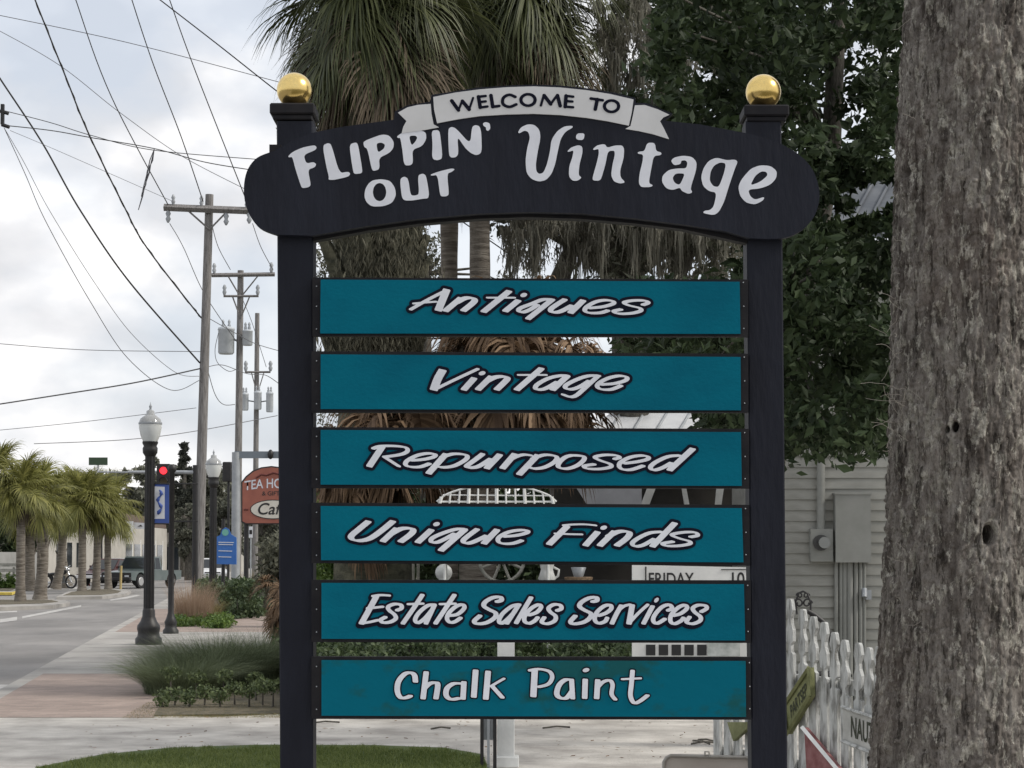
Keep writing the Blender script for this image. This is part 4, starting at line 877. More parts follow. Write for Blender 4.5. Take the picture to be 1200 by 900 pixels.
m = MB(); m.box((cw.x, 22.85, cw.z / 2 - rw / 2), (.08, .06, cw.z - rw)); m.build('stake', GREYW, wh)
tbl = thing('display_table', 'dark wooden display table in the yard behind the fifth gap', 'table', at(580, 22.2))
m = MB(); m.box(w(570, 684, 22.2), (190 * sc(22.2), .5, .03)); m.build('tabletop', DARKW, tbl)
for sx in (-1, 1):
    for dy in (-.2, .2):
        m = MB(); p = w(570 + sx * 88, 684, 22.2 + dy); m.box((p.x, p.y, p.z / 2), (.05, .05, p.z)); m.build('leg', DARKW, tbl)
jg = thing('pitcher', 'white pitcher on the display table, right of the wheel in the fifth gap', 'pitcher', w(641, 683, 22.2))
m = MB(); b = w(641, 683, 22.2); k = sc(22.2); m.lathe([(8 * k, 0), (10.5 * k, 5 * k), (8 * k, 12 * k), (7 * k, 16 * k), (9 * k, 23 * k)], b, 18); m.build('jug', WPAINT, jg)
m = MB(); m.tube([b + Vector((8 * k, 0, 18 * k)), b + Vector((14 * k, 0, 15 * k)), b + Vector((13 * k, 0, 8 * k)), b + Vector((9 * k, 0, 5 * k))], 1.6 * k, 6); m.build('handle', WPAINT, jg)
bsk = thing('basket', 'brown basket with a grey bowl in it behind the fifth gap, right of the pitcher', 'basket', w(678, 686, 22.2))
m = MB(); b = w(678, 686, 22.2); m.lathe([(13 * k, 0), (17 * k, 9 * k), (16 * k, 10 * k)], b, 18); m.build('weave', pm('basket_cane', (.12, .08, .05), (.25, .17, .1), 30, .8, .5), bsk)
m = MB(); m.lathe([(5 * k, 9 * k), (9 * k, 21 * k), (8 * k, 21.2 * k)], b, 16); m.build('bowl', STEEL, bsk)
# grey low picket panel
gp = thing('low_fence', 'short weathered grey picket panel standing behind the fifth gap', 'fence panel', at(450, 27.5))
for k in range(13):
    x = 418 + k * 6; yt = 668 - min(k, 6) * 2.2 if k < 7 else 656; m = MB(); p = w(x, yt, 27.5); m.prism([Vector((p.x - .02, 27.5, .03)), Vector((p.x + .02, 27.5, .03)), Vector((p.x + .02, 27.5, p.z - .02)), Vector((p.x, 27.5, p.z)), Vector((p.x - .02, 27.5, p.z - .02))], (0, .02, 0)); m.build('picket', GREYW, gp)
m = MB(); m.box((w(454, 600, 27.53).x, 27.535, .5), (80 * sc(27.5), .03, .06)); m.build('rail', GREYW, gp)
# white post + grey channel in front of driveway
YP = 15.4
wp = thing('post', 'square white post standing in the gravel under the middle of the sign', 'post', at(593, YP))
m = MB(); zt_ = w(593, 722, YP).z; m.bbox((wp.location.x, YP, zt_ / 2), (20 * sc(YP), 20 * sc(YP), zt_), .006); m.build('shaft', WPAINT, wp)
m = MB(); m.bbox((wp.location.x, YP, zt_ + .02), (27 * sc(YP), 27 * sc(YP), .04), .006); m.build('trim', WPAINT, wp)
m = MB(); m.bbox((wp.location.x, YP, .06), (30 * sc(YP), 27 * sc(YP), .08), .006); m.build('trim', WPAINT, wp)
cp = thing('steel_stand', 'narrow grey metal frame stand beside the square white post', 'stand', at(572, YP - .2))
for px in (565, 572.5, 580):
    m = MB(); p = w(px, 600, YP - .2); m.box((p.x, YP - .2, .35), ((4 if px != 572.5 else 3) * sc(YP), .03, .7)); m.build('upright', BLACK if px != 572.5 else STEEL, cp)
m = MB(); p = w(572.5, 855, YP - .2); m.box((p.x, YP - .18, p.z), (15 * sc(YP), .02, 24 * sc(YP))); m.build('plate', STEEL, cp)

# ------------------------------------------------------------------ picket fence, its signs, the letter board
FENW = pm('weathered_white', (.15, .15, .14), (.46, .47, .46), 9, .8, .4, (3, 3, .7), lo=.32, hi=.56)
f0 = Vector((w(836, 600, 13.6).x, 13.6, 0)); f1_ = Vector((w(1075, 600, 11.4).x, 11.4, 0))
fdir = (f1_ - f0).normalized(); fn = Vector((fdir.y, -fdir.x, 0)); ang = math.atan2(fdir.y, fdir.x)
fence = thing('picket_fence', 'weathered white picket fence with keyhole pickets and old signs on it, right of the sign', 'fence', f0)
xs = [842, 854, 866, 878, 890, 903, 916, 928, 941, 953, 965.5, 978, 992, 1005.5, 1019, 1032, 1046, 1060]
def fen_at(px):
    u = (px - 600) / FPX; k = (f0.x - u * f0.y) / (u * fdir.y - fdir.x); return f0 + fdir * k
def ytop(px):
    return float(np.interp(px, [840, 880, 928, 941, 953, 966, 978, 992, 1005, 1019, 1060], [697, 697, 703, 712, 721, 731, 741, 752, 755, 757, 756]))
rgf = random.Random(5)
for i, px in enumerate(xs):
    p = fen_at(px); zt_ = w(px, ytop(px), p.y).z; hw = .042; m = MB(); l = rgf.uniform(-.004, .004)
    cutz = zt_ - .24; z0 = .03
    outl = [(-hw, z0), (hw, z0), (hw, cutz - .10), (hw * .45, cutz - .085), (hw * .35, cutz - .04), (hw, cutz - .02), (hw, cutz + .05), (hw * .5, cutz + .09), (hw * .42, cutz + .12), (hw, cutz + .17), (hw * .62, zt_ - .01), (hw * .4, zt_), (-hw * .4, zt_), (-hw * .62, zt_ - .01), (-hw, cutz + .17), (-hw * .42, cutz + .12), (-hw * .5, cutz + .09), (-hw, cutz + .05), (-hw, cutz - .02), (-hw * .35, cutz - .04), (-hw * .45, cutz - .085), (-hw, cutz - .10)]
    dz_ = rgf.uniform(-.012, .012); po = fn * rgf.uniform(-.004, .004); m.prism([p + fdir * (x + l * 3 * z) + Vector((0, 0, z + (dz_ if z > .2 else 0))) + po for x, z in outl], fn * .022); o = m.build('picket', FENW, fence)
m = MB()
for z in (.3, .82):
    a, b = fen_at(838), fen_at(1070); m.add([], []); c = (a + b) / 2 - fn * .032; m.box((c.x, c.y, z), ((b - a).length, .04, .09), Matrix.Rotation(ang, 3, 'Z'))
m.build('rail', FENW, fence)
def fsign(name, label, corners, mat, proud, thick=.025):
    """corners: pixels on the fence face plane"""
    P = []
    for (x, y) in corners:
        p = fen_at(x); q_ = w(x, y, p.y); P.append(q_ + fn * (.026 + proud))
    t = thing(name, label, 'sign', P[0]); m = MB(); m.prism(P, -fn * thick); o = m.build('panel', mat, t); return t, P, o
YG = pm('olive_paint', (.12, .13, .05), (.21, .22, .10), 8, .7, .3); DKL = pm('dark_lettering', (.03, .035, .02), None, rough=.8)
def on_sign(t, P, body, size, mat, sx=1, fx=.5, fy=.5, proud=.004, name='lettering'):
    a, b, c, d = P; X = (b - a).normalized(); Zd = (a - d).normalized(); o = a + (b - a) * fx + (d - a) * fy + fn * proud
    return text_mesh(name, body, size, mat, t, o, X, Zd, sx)
t, P, o = fsign('wooden_sign', 'olive-green wooden sign tilted uphill on the white pickets', [(929, 826), (958.5, 782), (960, 815), (933, 860)], YG, .03, .03)
on_sign(t, P, 'PARTSEP', .105, DKL, .62)
a, b, c, d = P
for A_, B_ in ((a, b), (d, c), (a, d), (b, c)):
    m = MB(); m.tube([A_ + fn * .01, B_ + fn * .01], .013, 4, smooth=False); m.build('frame', YG, t)
t, P, o = fsign('wooden_sign', 'corner of a faded red sign with chipped white edge leaning on the pickets', [(955, 852), (998, 903), (998, 960), (958, 905)], pm('faded_red', (.17, .055, .055), (.28, .13, .13), 12, .8), .05, .03)
m = MB(); m.tube([P[0] + fn * .012, P[1] + fn * .012], .016, 4, smooth=False); m.build('edge', WPAINT, t)
t, P, o = fsign('wooden_sign', 'grey carved lettered sign sloping down toward the rough trunk', [(995.5, 828), (1040, 843), (1040, 886), (995.5, 868)], pm('sign_grey', (.33, .33, .31), (.46, .46, .44), 9, .8), .02, .02)
on_sign(t, P, 'NAUTI', .17, DKL, .52, .55, .52)
for A_, B_ in ((P[0], P[1]), (P[3], P[2])):
    m = MB(); m.tube([A_ + fn * .008, B_ + fn * .008], .012, 4, smooth=False); m.build('frame', FENW, t)
# small olive sign below board six
t, P, o = fsign('wooden_sign', 'small olive-green sign end showing under the lowest teal board', [(861, 846), (886, 846), (886, 852), (868, 868)], YG, .03, .03)
# letter board
YL = 13.0
lb = thing('letter_board', 'white changeable letter board reading FRIDAY 10 behind the right end of the boards', 'sign', w(811, 773, YL))
m = MB(); m.prism([w(741, 662, YL), w(882, 665, YL), w(882, 774, YL), (w(741, 774, YL))], (0, .05, 0)); m.build('frame', pm('lb_white', (.6, .6, .59), (.72, .72, .7), 5, .5), lb)
BLK = pm('black_print', (.015, .015, .017), None, rough=.5)
p = w(787, 692, YL - .004); text_mesh('lettering', 'FRIDAY', 21 * sc(YL), BLK, lb, w(786, 679.5, YL - .004), sx=.76); text_mesh('lettering', '10', 22 * sc(YL), BLK, lb, w(863.5, 679.5, YL - .004), sx=.85)
m = MB(); m.prism([w(756, 664, YL - .006), w(757.5, 664, YL - .006), w(757.5, 700, YL - .006), w(756, 700, YL - .006)], (0, .004, 0)); m.prism([w(845, 667, YL - .006), w(880, 667, YL - .006), w(880, 668, YL - .006), w(845, 668, YL - .006)], (0, .004, 0)); m.build('divider', BLK, lb)
for k in range(5):
    x = 757 + k * 15; m = MB(); m.prism([w(x, 755.5, YL - .005), w(x + 11, 755.5, YL - .005), w(x + 11, 768, YL - .005), w(x, 768, YL - .005)], (0, .004, 0)); m.build('tile', BLK, lb)
m = MB(); m.prism([w(829, 750, YL - .006), w(867, 750, YL - .006), w(867, 769, YL - .006), w(829, 769, YL - .006)], (0, .005, 0)); m.build('glass_panel', pm('glass_grey', (.35, .38, .36), (.6, .62, .6), 12, .1), lb)
m = MB(); a = w(878, 700, YL + .05); b = fen_at(882); m.tube([a, Vector((b.x, b.y, a.z))], .02, 6); a = w(878, 755, YL + .05); m.tube([a, Vector((b.x, b.y, a.z))], .02, 6); m.build('bracket', BLACK, lb)
# folding sign at the bottom
YF = 12.4
fs = thing('sandwich_board', 'rounded top of a grey metal-framed pavement sign at the bottom edge', 'sign', at(830, YF))
OUT = [(778, 940), (778, 893), (781, 888), (786, 885.5), (874, 887.5), (880, 890), (882.5, 894), (882.5, 940)]
m = MB(); m.tube([w(x, y, YF) for x, y in OUT], .011, 8); m.tube([w(826, 886, YF - .01), w(826, 881, YF - .01), w(831, 881, YF - .01), w(831, 887, YF - .01)], .006, 6); m.build('frame', pm('frame_metal', (.20, .19, .17), (.3, .29, .27), 6, .4, metal=.7), fs)
m = MB(); m.prism([w(780, 940, YF + .01)] + [w(x, y + 1, YF + .01) for x, y in OUT[1:-1]] + [w(881, 940, YF + .01)], (0, .01, 0)); m.build('panel', pm('panel_tan', (.30, .27, .24), (.36, .33, .3), 4, .6), fs)
m = MB(); b0, b1 = w(779, 940, YF), w(882, 940, YF)
for q_ in (b0, b1): m.tube([q_, Vector((q_.x, YF - .05, .03))], .011, 6); m.tube([w(782 if q_ is b0 else 879, 890, YF + .02), Vector((q_.x, YF + .5, .03))], .009, 6)
m.build('leg', STEEL, fs)
# iron scroll chair behind the fence
ic = thing('iron_chair', 'black wrought iron chair with scrolled back behind the pickets', 'chair', at(958, 14.6))
m = MB(); Y_ = 14.6
def scr(cx_, cy_, r, a0, turns, sgn):
    P = []
    for k in range(20):
        t = k / 19; a = a0 + sgn * t * turns * 2 * math.pi; rr = r * (1 - .75 * t); P.append(w(cx_ + rr * math.cos(a), cy_ + rr * math.sin(a), Y_))
    return P
m.tube(scr(936, 707, 6, math.pi, 1.1, 1), .007, 5); m.tube(scr(946, 707, 6, 0, 1.1, -1), .007, 5); m.tube(scr(937, 698, 4, math.pi, 1, 1), .006, 5); m.tube(scr(945, 698, 4, 0, 1, -1), .006, 5)
m.tube([w(934, 720, Y_), w(932, 706, Y_), w(936, 695, Y_), w(941, 693, Y_), w(946, 695, Y_), w(950, 706, Y_), w(950, 730, Y_)], .008, 6)
m.tube([w(946, 716, Y_), w(955, 721, Y_), w(965, 729, Y_), w(973, 743, Y_), w(976, 760, Y_)], .02, 6); m.build('back', BLACK, ic)
m = MB(); m.box(w(958, 790, Y_ - .2), (.42, .4, .02)); m.build('seat', BLACK, ic)
for dx in (-20, 20):
    for dy in (-.35, .0):
        m = MB(); p = w(958 + dx, 790, Y_ + dy); m.tube([p, Vector((p.x, p.y, .02))], .01, 6); m.build('leg', BLACK, ic)

# ------------------------------------------------------------------ low planting
rng = np.random.default_rng(21)
# bunch grass mound + shrub by the walk
def grass_clump(name, label, base, n, rx, ry, H, mat, wd=.01, lean=.9, group=None, cat='ornamental grass', seed=0, seg=4):
    r_ = np.random.default_rng(seed); a = r_.uniform(0, 2 * np.pi, n); q = r_.random(n) ** .6
    off = np.stack([np.cos(a) * rx * q, np.sin(a) * ry * q, np.zeros(n)], 1); B = np.array(base) + off * [1, 1, 0] ; ow = off / (np.linalg.norm(off, axis=1)[:, None] + 1e-6)
    V, F = blades(B, H, r_, wd, lean, seg, .7, ow * .9); o = np_mesh(name, V, F, mat, None, base); o.location = base; return tagit(o, label, cat, group)
def leafy(name, label, base, cents, rads, per, leaf, mat, cat='shrub', seed=0, aspect=.6):
    r_ = np.random.default_rng(seed); V, F = leaf_arrays(clumps(cents, rads, per, r_, .8, .2), leaf, r_, aspect, -.2); V[:, 2] = np.maximum(V[:, 2], .03)
    t = thing(name, label, cat, base); np_mesh('foliage', V, F, mat, t, base)
    m = MB()
    for c in cents[::max(1, len(cents) // 8)]: m.tube([Vector((c[0], c[1], .02)), Vector(c)], [.012, .005], 4)
    m.build('stem', OAKB, t); return t
grass_clump('bunch_grass', 'tall fine-bladed dark green grass mound beside the walk, nearest the sign', G(256, 808), 9000, .6, .5, .86, BLUEG, .007, .95, seed=1)
grass_clump('bunch_grass', 'dark green grass mound spilling onto the brick walk', G(214, 815), 4600, .42, .4, .7, BLUEG, .007, 1.1, seed=2)
grass_clump('bunch_grass', 'small dark grass mound touching the left sign post', G(312, 806), 7000, .5, .5, .85, BLUEG, .007, .9, seed=3)
cs = [tuple(G(x, y) + Vector((0, 0, h))) for x, y, h in [(190, 832, .12), (205, 830, .15), (222, 832, .14), (240, 830, .17), (258, 832, .15), (275, 829, .2), (292, 832, .2), (308, 830, .24), (320, 832, .24), (200, 822, .3), (230, 822, .26), (262, 822, .28), (300, 824, .26)]]
leafy('shrub', 'low leafy green shrub in front of the dark grass mounds', G(255, 834), cs, [.11] * len(cs), 170, .04, GROUNDM, seed=4)
# dry grass strip at driveway edge
n = 26000; P = np.array([G(x, y)[:] for x, y in zip(rng.uniform(118, 330, n), rng.uniform(826, 844, n))]); kp = 600 + P[:, 0] / P[:, 1] * FPX; ky = 650 + CAMZ * FPX / P[:, 1]; P = P[kp > 132 + (850 - ky) * 1.7]; P = P[P[:, 1] > 19.95]
V, F = blades(P, .05, rng, .006, .8, 2); o = np_mesh('grass', V, F, TANG, None); tagit(o, kind='stuff', label='short dry grass along the edge of the driveway', cat='grass')
o2 = np_mesh('grass', *blades(P[::2] + [0, .1, 0], .05, rng, .006, .8, 2), SHRUB, None); tagit(o2, kind='stuff', label='short green weeds in the planting strip', cat='grass')
# near lawn
lp = [G(x, y) for x, y in [(50, 903), (120, 889), (200, 881), (300, 877.5), (440, 878), (520, 881), (566, 889), (572, 905)]]
n = 90000; Y = rng.uniform(11.5, 16.95, n) ; X = rng.uniform(-4.0, -.1, n)
def edgeY(x):
    xs_ = [p.x for p in lp[1:7]]; return np.interp(x, xs_, [p.y for p in lp[1:7]])
pxx = X / Y * FPX + 600
yb = 16.95 - (Y * 0)
pyy = 650 + CAMZ * FPX / Y
edge = 3 + np.interp(pxx, [50, 120, 200, 300, 440, 520, 566, 572], [903, 889, 881, 877.5, 878, 881, 889, 905]) + np.interp(vnoise(pxx * .12, Y * 2, 5), [0, 1], [-2.2, 2.2]) - 1
keep = (pyy > edge) & (pxx > 45) & (pxx < 572) & (pyy < 960); B = np.stack([X, Y, np.full(n, .035)], 1)[keep]
V, F = blades(B, .055, rng, .0075, .9, 2); tagit(np_mesh('grass', V, F, GRASSB, None), kind='stuff', label='bright mown grass at the foot of the sign', cat='grass')
# hedge / dark ground cover behind the sign (sixth gap)
cs = []; 
for k in range(230):
    x = rng.uniform(352, 760); D = rng.uniform(20.5, 24.5); cs.append((w(x, 600, D).x, D, rng.uniform(.05, .72)))
leafy('hedge', 'dark green low hedge across the yard behind the sixth gap', at(540, 24), cs, [.28] * len(cs), 330, .06, SHRUB, 'hedge', seed=8)
cs = [tuple(w(rng.uniform(368, 412), rng.uniform(575, 740), rng.uniform(24, 27))) for _ in range(40)]
leafy('shrub', 'upright bright green shrub just right of the left sign post, in the gaps', at(388, 25.5), cs, [.25] * len(cs), 160, .07, GROUNDC, seed=9)
cs = [(w(x, 600, 33).x, 33 + rng.uniform(0, 3), rng.uniform(.2, 3.2)) for x in rng.uniform(370, 1060, 240)]
leafy('hedge', 'tall dark hedge at the back of the yard behind every gap', at(700, 34), cs, [.55] * len(cs), 210, .13, EVERG, 'hedge', seed=10)
# street-side beds
grass_clump('muhly_grass', 'pinkish tan feathery grass by the kerb, left of the small lamp', G(226, 733), 1900, .40, .5, 1.2, PINKG, .010, .4, seed=11)
grass_clump('tan_grass', 'olive tan grass tuft in front of the pink grass', G(232, 731), 1600, .5, .5, .75, TANG, .012, .6, seed=12)
grass_clump('tan_grass', 'pale tan grass plume behind the ground cover, left of the sign post', G(297, 712), 900, .35, .4, 1.3, TANG, .012, .4, seed=13)
cs = [tuple(G(rng.uniform(238, 310), rng.uniform(712, 727)) + Vector((0, 0, rng.uniform(.05, .75)))) for _ in range(60)]
leafy('shrub', 'green ground-cover shrub around the small lamp and signs', G(272, 727), cs, [.35] * len(cs), 260, .11, SHRUB, seed=14)
cs = [tuple(G(rng.uniform(205, 268), rng.uniform(728, 738)) + Vector((0, 0, rng.uniform(.02, .10)))) for _ in range(30)]
leafy('ground_cover', 'bright low ground cover at the corner of the brick walk', G(240, 737), cs, [.25] * len(cs), 260, .07, GROUNDC, 'ground cover', seed=15)
# dry hanging frond bush next to the left post
db = thing('palmetto', 'dried brown palmetto fronds hanging left of the sign post', 'palm', at(326, 33))
crown(db, w(329, 690, 33), 'brown', 16, .42, random.Random(4), name='dead_frond', zj=.3)
trunk_mesh(db, at(327, 33), w(327, 690, 33), .1, .09, PALMT, 0, random.Random(3))
cs = [tuple(w(rng.uniform(318, 362), rng.uniform(640, 712), 45)) for _ in range(34)]
leafy('shrub', 'dull olive bush behind the red oval sign at the left post', at(330, 45), cs, [.45] * len(cs), 130, .12, OAKL, seed=16)
# fallen twigs on the driveway
m = MB()
for (x0, y0, x1, y1) in ((812, 872, 832, 876), (810, 876, 838, 874), (818, 871, 838, 873), (636, 857, 668, 856), (364, 851, 398, 850), (505, 858, 528, 857)):
    a, b = G(x0, y0), G(x1, y1); a.z = b.z = .03; m.tube([a, (a + b) / 2 + Vector((0, .02, .01)), b], .008, 4)
tagit(m.build('twig', OAKB, None, base=G(700, 870)), 'scatter of dry twigs lying on the pale driveway', 'twigs', kind='stuff')
# fallen leaves scattered on walk and drive
n = 260; P = np.array([G(x, y)[:] for x, y in zip(rng.uniform(100, 840, n), rng.uniform(843, 895, n))]) + [0, 0, .034]
V, F = leaf_arrays(P, .045, rng, .5, 0); V[:, 2] = .022 + (V[:, 2] - .034) * .2 + .01
tagit(np_mesh('fallen_leaves', V, F, DEADF, None), 'small dry leaves scattered over the driveway', 'leaves', kind='stuff')

# ------------------------------------------------------------------ street palms
rgp = random.Random(8)
GP = 'palms along the street'
for k, (px, D, hy, bend, tw, lb_) in enumerate([
    (25, 66, 566, 0, .15, 'street palm on the near island, left of its pair'),
    (48, 69, 574, .12, .20, 'thick-trunked street palm on the near island, right of its pair'),
    (97, 85, 582, 0, .16, 'street palm at the left end of the second island'),
    (113, 86, 585, .05, .16, 'middle street palm of three on the second island'),
    (128, 90, 592, -.05, .15, 'street palm at the right end of the second island, nearest the lamp'),
    (66, 96, 584, .3, .2, 'leaning street palm behind the motorcycle'),
    (80, 100, 588, -.3, .22, 'street palm before the pale wall, leaning right'),
    (-6, 72, 556, 0, .16, 'street palm cut by the left edge of the photo'),
    (35, 92, 590, 0, .25, 'stout street palm behind the near pair')]):
    b = at(px, D); hub = w(px + (0 if k != 1 else -3), hy + 3, D); p = thing('palm_tree', lb_, 'palm tree', b, GP)
    trunk_mesh(p, b + Vector((0, 0, .1 if k < 5 else 0)), hub, tw, tw * .9, PALMT, 20 if k in (1, 8, 6) else 0, rgp, bend)
    crown(p, hub, 'street', 36, 1.0 * D / 80 + .06, rgp, zj=.2)
    lv = LIVE['dead']
    for j in range(12):
        o = bpy.data.objects.new('dead_frond', rgp.choice(rgp.choice(lv)[1])); COL.objects.link(o); o.parent = p; o.location = hub - b - Vector((0, 0, .15)); o.rotation_euler = (0, 0, rgp.uniform(0, 6.28)); o.scale = (.8,) * 3

# ------------------------------------------------------------------ street lamps, signals, signs
GLOBE = pm('acrylic_globe', (.72, .75, .74), (.8, .82, .81), 3, .12, trans=.25); CLEAR = pm('clear_dome', (.75, .77, .77), None, rough=.08, trans=.6)
def lamp(base, H, label):
    t = thing('street_lamp', label, 'street lamp', base, 'acorn street lamps'); b = Vector(base)
    m = MB(); m.lathe([(.235, 0), (.235, .13), (.2, .17), (.19, .24), (.205, .30), (.2, .36), (.15, .43), (.115, .52), (.11, .62), (.095, .66)], b, 16); m.build('base', BLACK, t)
    m = MB(); m.lathe([(.086, .6), (.078, H - .85)], b, 16)
    for k in range(12):
        a = k * .5236; m.tube([b + Vector((.083 * math.cos(a), .083 * math.sin(a), .66)), b + Vector((.076 * math.cos(a), .076 * math.sin(a), H - .86))], .012, 4)
    m.build('pole', BLACK, t)
    m = MB(); m.lathe([(.09, H - .86), (.13, H - .8), (.135, H - .72), (.115, H - .68), (.14, H - .63), (.14, H - .6)], b, 16); m.build('collar', BLACK, t)
    m = MB(); m.lathe([(.125, H - .6), (.17, H - .5), (.2, H - .36), (.203, H - .29)], b, 24); g_ = m.build('globe', GLOBE, t)
    m = MB(); m.lathe([(.205, H - .30), (.21, H - .29), (.205, H - .26)], b, 24); m.build('band', STEEL, g_)
    m = MB(); m.lathe([(.2, H - .26), (.18, H - .2), (.12, H - .15), (.075, H - .12), (.07, H - .06), (.03, H - .04)], b, 24); d_ = m.build('dome', CLEAR, g_)
    m = MB(); m.lathe([(.03, H - .05), (.018, H - .01), (.03, H + .02), (.012, H + .05), (.002, H + .1)], b, 12); m.build('finial', STEEL, t)
    return t
b1 = G(174, 757); lamp(b1, (757 - 478) * sc(b1.y), 'black acorn street lamp with fluted base nearest the road, blue banner beside it')
b2 = at(250, 51); lamp(b2, w(250, 531, 51).z, 'smaller acorn street lamp standing in the green shrubs, right of the wooden pole')
# banner on lamp
BLUE = pm('banner_blue', (.035, .08, .30), (.05, .10, .36), 3, .6); SW = pm('sign_white', (.6, .62, .66), (.68, .7, .74), 4, .6)
Yb = b1.y; t = thing('banner', 'blue street banner with a white panel hanging from the near lamp', 'banner', w(188, 613, Yb))
m = MB(); m.prism([w(179, 567, Yb), w(198, 568, Yb), w(198, 613, Yb), w(179, 613, Yb)], (0, .012, 0)); m.build('cloth', BLUE, t)
m = MB(); m.prism([w(181, 570, Yb - .003), w(193, 570.5, Yb - .003), w(193, 608, Yb - .003), w(181, 608, Yb - .003)], (0, .002, 0)); m.build('white_panel', SW, t)
m = MB()
m.tube([w(187 + 2.2 * math.sin(k * .9), 574 + k * 2.4, Yb - .008) for k in range(13)], [.012 + .012 * (k % 3) for k in range(13)], 5)
m.build('emblem', BLUE, t)
m = MB(); m.tube([w(174, 566.5, Yb), w(199, 567, Yb)], .014, 6); m.tube([w(174, 613.5, Yb), w(199, 614, Yb)], .014, 6); m.build('arm', BLACK, t)
# black post with empty banner arms
b3 = G(200, 744); t = thing('street_post', 'black post with two empty banner arms beyond the near lamp', 'post', b3); s3 = sc(b3.y); h3 = (744 - 548) * s3
m = MB(); m.lathe([(.16, 0), (.16, .09), (.12, .14), (.115, .2), (.13, .25), (.09, .34), (.06, .45), (.055, h3 - .1), (.085, h3 - .08), (.085, h3 + .02), (.04, h3 + .06)], b3, 14); m.build('shaft', BLACK, t)
for y in (567, 611):
    m = MB(); m.tube([w(201, y, b3.y), w(232, y, b3.y)], .016, 6); m.build('arm', BLACK, t)
# traffic signal with mast arm
YT = 62.0; t = thing('traffic_signal', 'traffic signal showing red on a grey mast arm left of the wooden pole', 'traffic light', at(229, YT))
m = MB(); m.tube([at(229, YT), w(229, 545, YT)], [.1, .08], 10); m.build('pole', BLACK, t)
m = MB(); m.tube([w(229, 553.5, YT), w(150, 553, YT)], [.06, .04], 8); m.build('mast_arm', STEEL, t)
m = MB(); m.box(w(191.5, 564, YT - .2), (.38, .2, 1.05)); hd = m.build('signal_head', BLACK, t)
for k, (c, e) in enumerate((((.9, .02, .03), 2.2), ((.05, .035, .01), 0), ((.01, .035, .02), 0))):
    m = MB(); m.tube([w(191.5, 551.5 + k * 12, YT - .31), w(191.5, 551.5 + k * 12, YT - .34)], .11, 14); m.build('lamp_lens', pm('lens%d' % k, c, None, rough=.3, emit=e), hd)
    m = MB(); c_ = w(191.5, 551.5 + k * 12, YT - .34); m.prism([c_ + Vector((.13 * math.cos(a * .3142), 0, .13 * math.sin(a * .3142))) for a in range(11)] + [c_ + Vector((.115 * math.cos(a * .3142), 0, .115 * math.sin(a * .3142))) for a in range(10, -1, -1)], (0, -.12, 0)); m.build('visor', BLACK, hd)
t = thing('traffic_signal', 'black traffic signal seen from its side behind the small lamp', 'traffic light', at(268, 64))
m = MB(); m.bbox(w(266.5, 553, 64), (.28, .3, .62), .03); 
for k in range(3): m.tube([w(270, 545 + k * 8, 64), w(274, 545 + k * 8, 64)], .1, 10)
m.build('signal_head', BLACK, t); m = MB(); m.tube([at(268, 64), w(268, 543, 64)], .04, 8); m.build('pole', BLACK, t)
t = thing('street_sign', 'small green street sign above the palm crowns', 'sign', w(115, 545, 80)); m = MB(); m.prism([w(104, 536, 80), w(126, 536, 80), w(126, 545, 80), w(104, 545, 80)], (0, .03, 0)); m.build('panel', pm('street_green', (.03, .06, .03), None, rough=.5), t)
m = MB(); m.tube([w(115, 545, 80.1), w(115, 553, 80.1), w(150, 553.5, 70), w(160, 553.5, YT + .2)], .03, 6); m.build('bracket', STEEL, t)
# grey mast at the tea house sign
YM = 61.0; t = thing('signal_mast', 'grey steel mast with a short horizontal arm above the red cafe sign', 'mast', at(276, YM))
m = MB(); m.tube([at(276.5, YM), w(276.5, 530, YM)], [.13, .12], 12); m.build('pole', STEEL, t)
m = MB(); m.box(w(318, 533, YM), (86 * sc(YM), .12, 8 * sc(YM))); m.build('arm', pm('arm_grey', (.16, .19, .22), None, rough=.5), t)
m = MB(); m.sphere(w(317, 532.5, YM - .12), 3.4 * sc(YM), 10, 8, sz=1.7); m.build('camera_pod', BLACK, t)
# tea house sign
REDP = pm('cafe_red', (.26, .085, .06), (.32, .11, .075), 3, .6); CREAM = pm('cream_oval', (.55, .52, .46), (.62, .6, .54), 4, .6)
Yt = 58.0; t = thing('cafe_sign', 'red arched sign lettered TEA HOUSE with a cream oval, half hidden by the left post', 'sign', at(318, Yt))
arcp = [(282.5, 612), (282.5, 565), (288, 558), (296, 551.5), (306, 547.5), (318, 546), (330, 547.5), (340, 551.5), (348, 558), (354, 565), (354, 612), (350, 614.5), (287, 614.5)]
m = MB(); m.prism([w(x, y, Yt) for x, y in arcp], (0, .08, 0)); ed = m.build('edge', BLACK, t)
cxy = (318, 582); inn = [(cxy[0] + (x - cxy[0]) * .955, cxy[1] + (y - cxy[1]) * .955) for x, y in arcp]
m = MB(); m.prism([w(x, y, Yt - .012) for x, y in inn], (0, .01, 0)); m.build('panel', REDP, t)
m = MB(); m.prism([w(320 + 27 * math.cos(a * .2618), 597 + 11.5 * math.sin(a * .2618), Yt - .02) for a in range(24)], (0, .006, 0)); m.build('rim', BLACK, t)
m = MB(); m.prism([w(320 + 26 * math.cos(a * .2618), 597 + 10.5 * math.sin(a * .2618), Yt - .028) for a in range(24)], (0, .006, 0)); m.build('oval', CREAM, t)
text_mesh('lettering', 'TEA HOUSE', 15.5 * sc(Yt), LETW, t, w(319, 567, Yt - .016), sx=.80, bend=.12)
text_mesh('lettering', '& GIFTS', 7 * sc(Yt), BLACK, t, w(319, 578.5, Yt - .016))
text_mesh('lettering', 'Café', 19 * sc(Yt), BLACK, t, w(318, 597, Yt - .032), shear=.25)
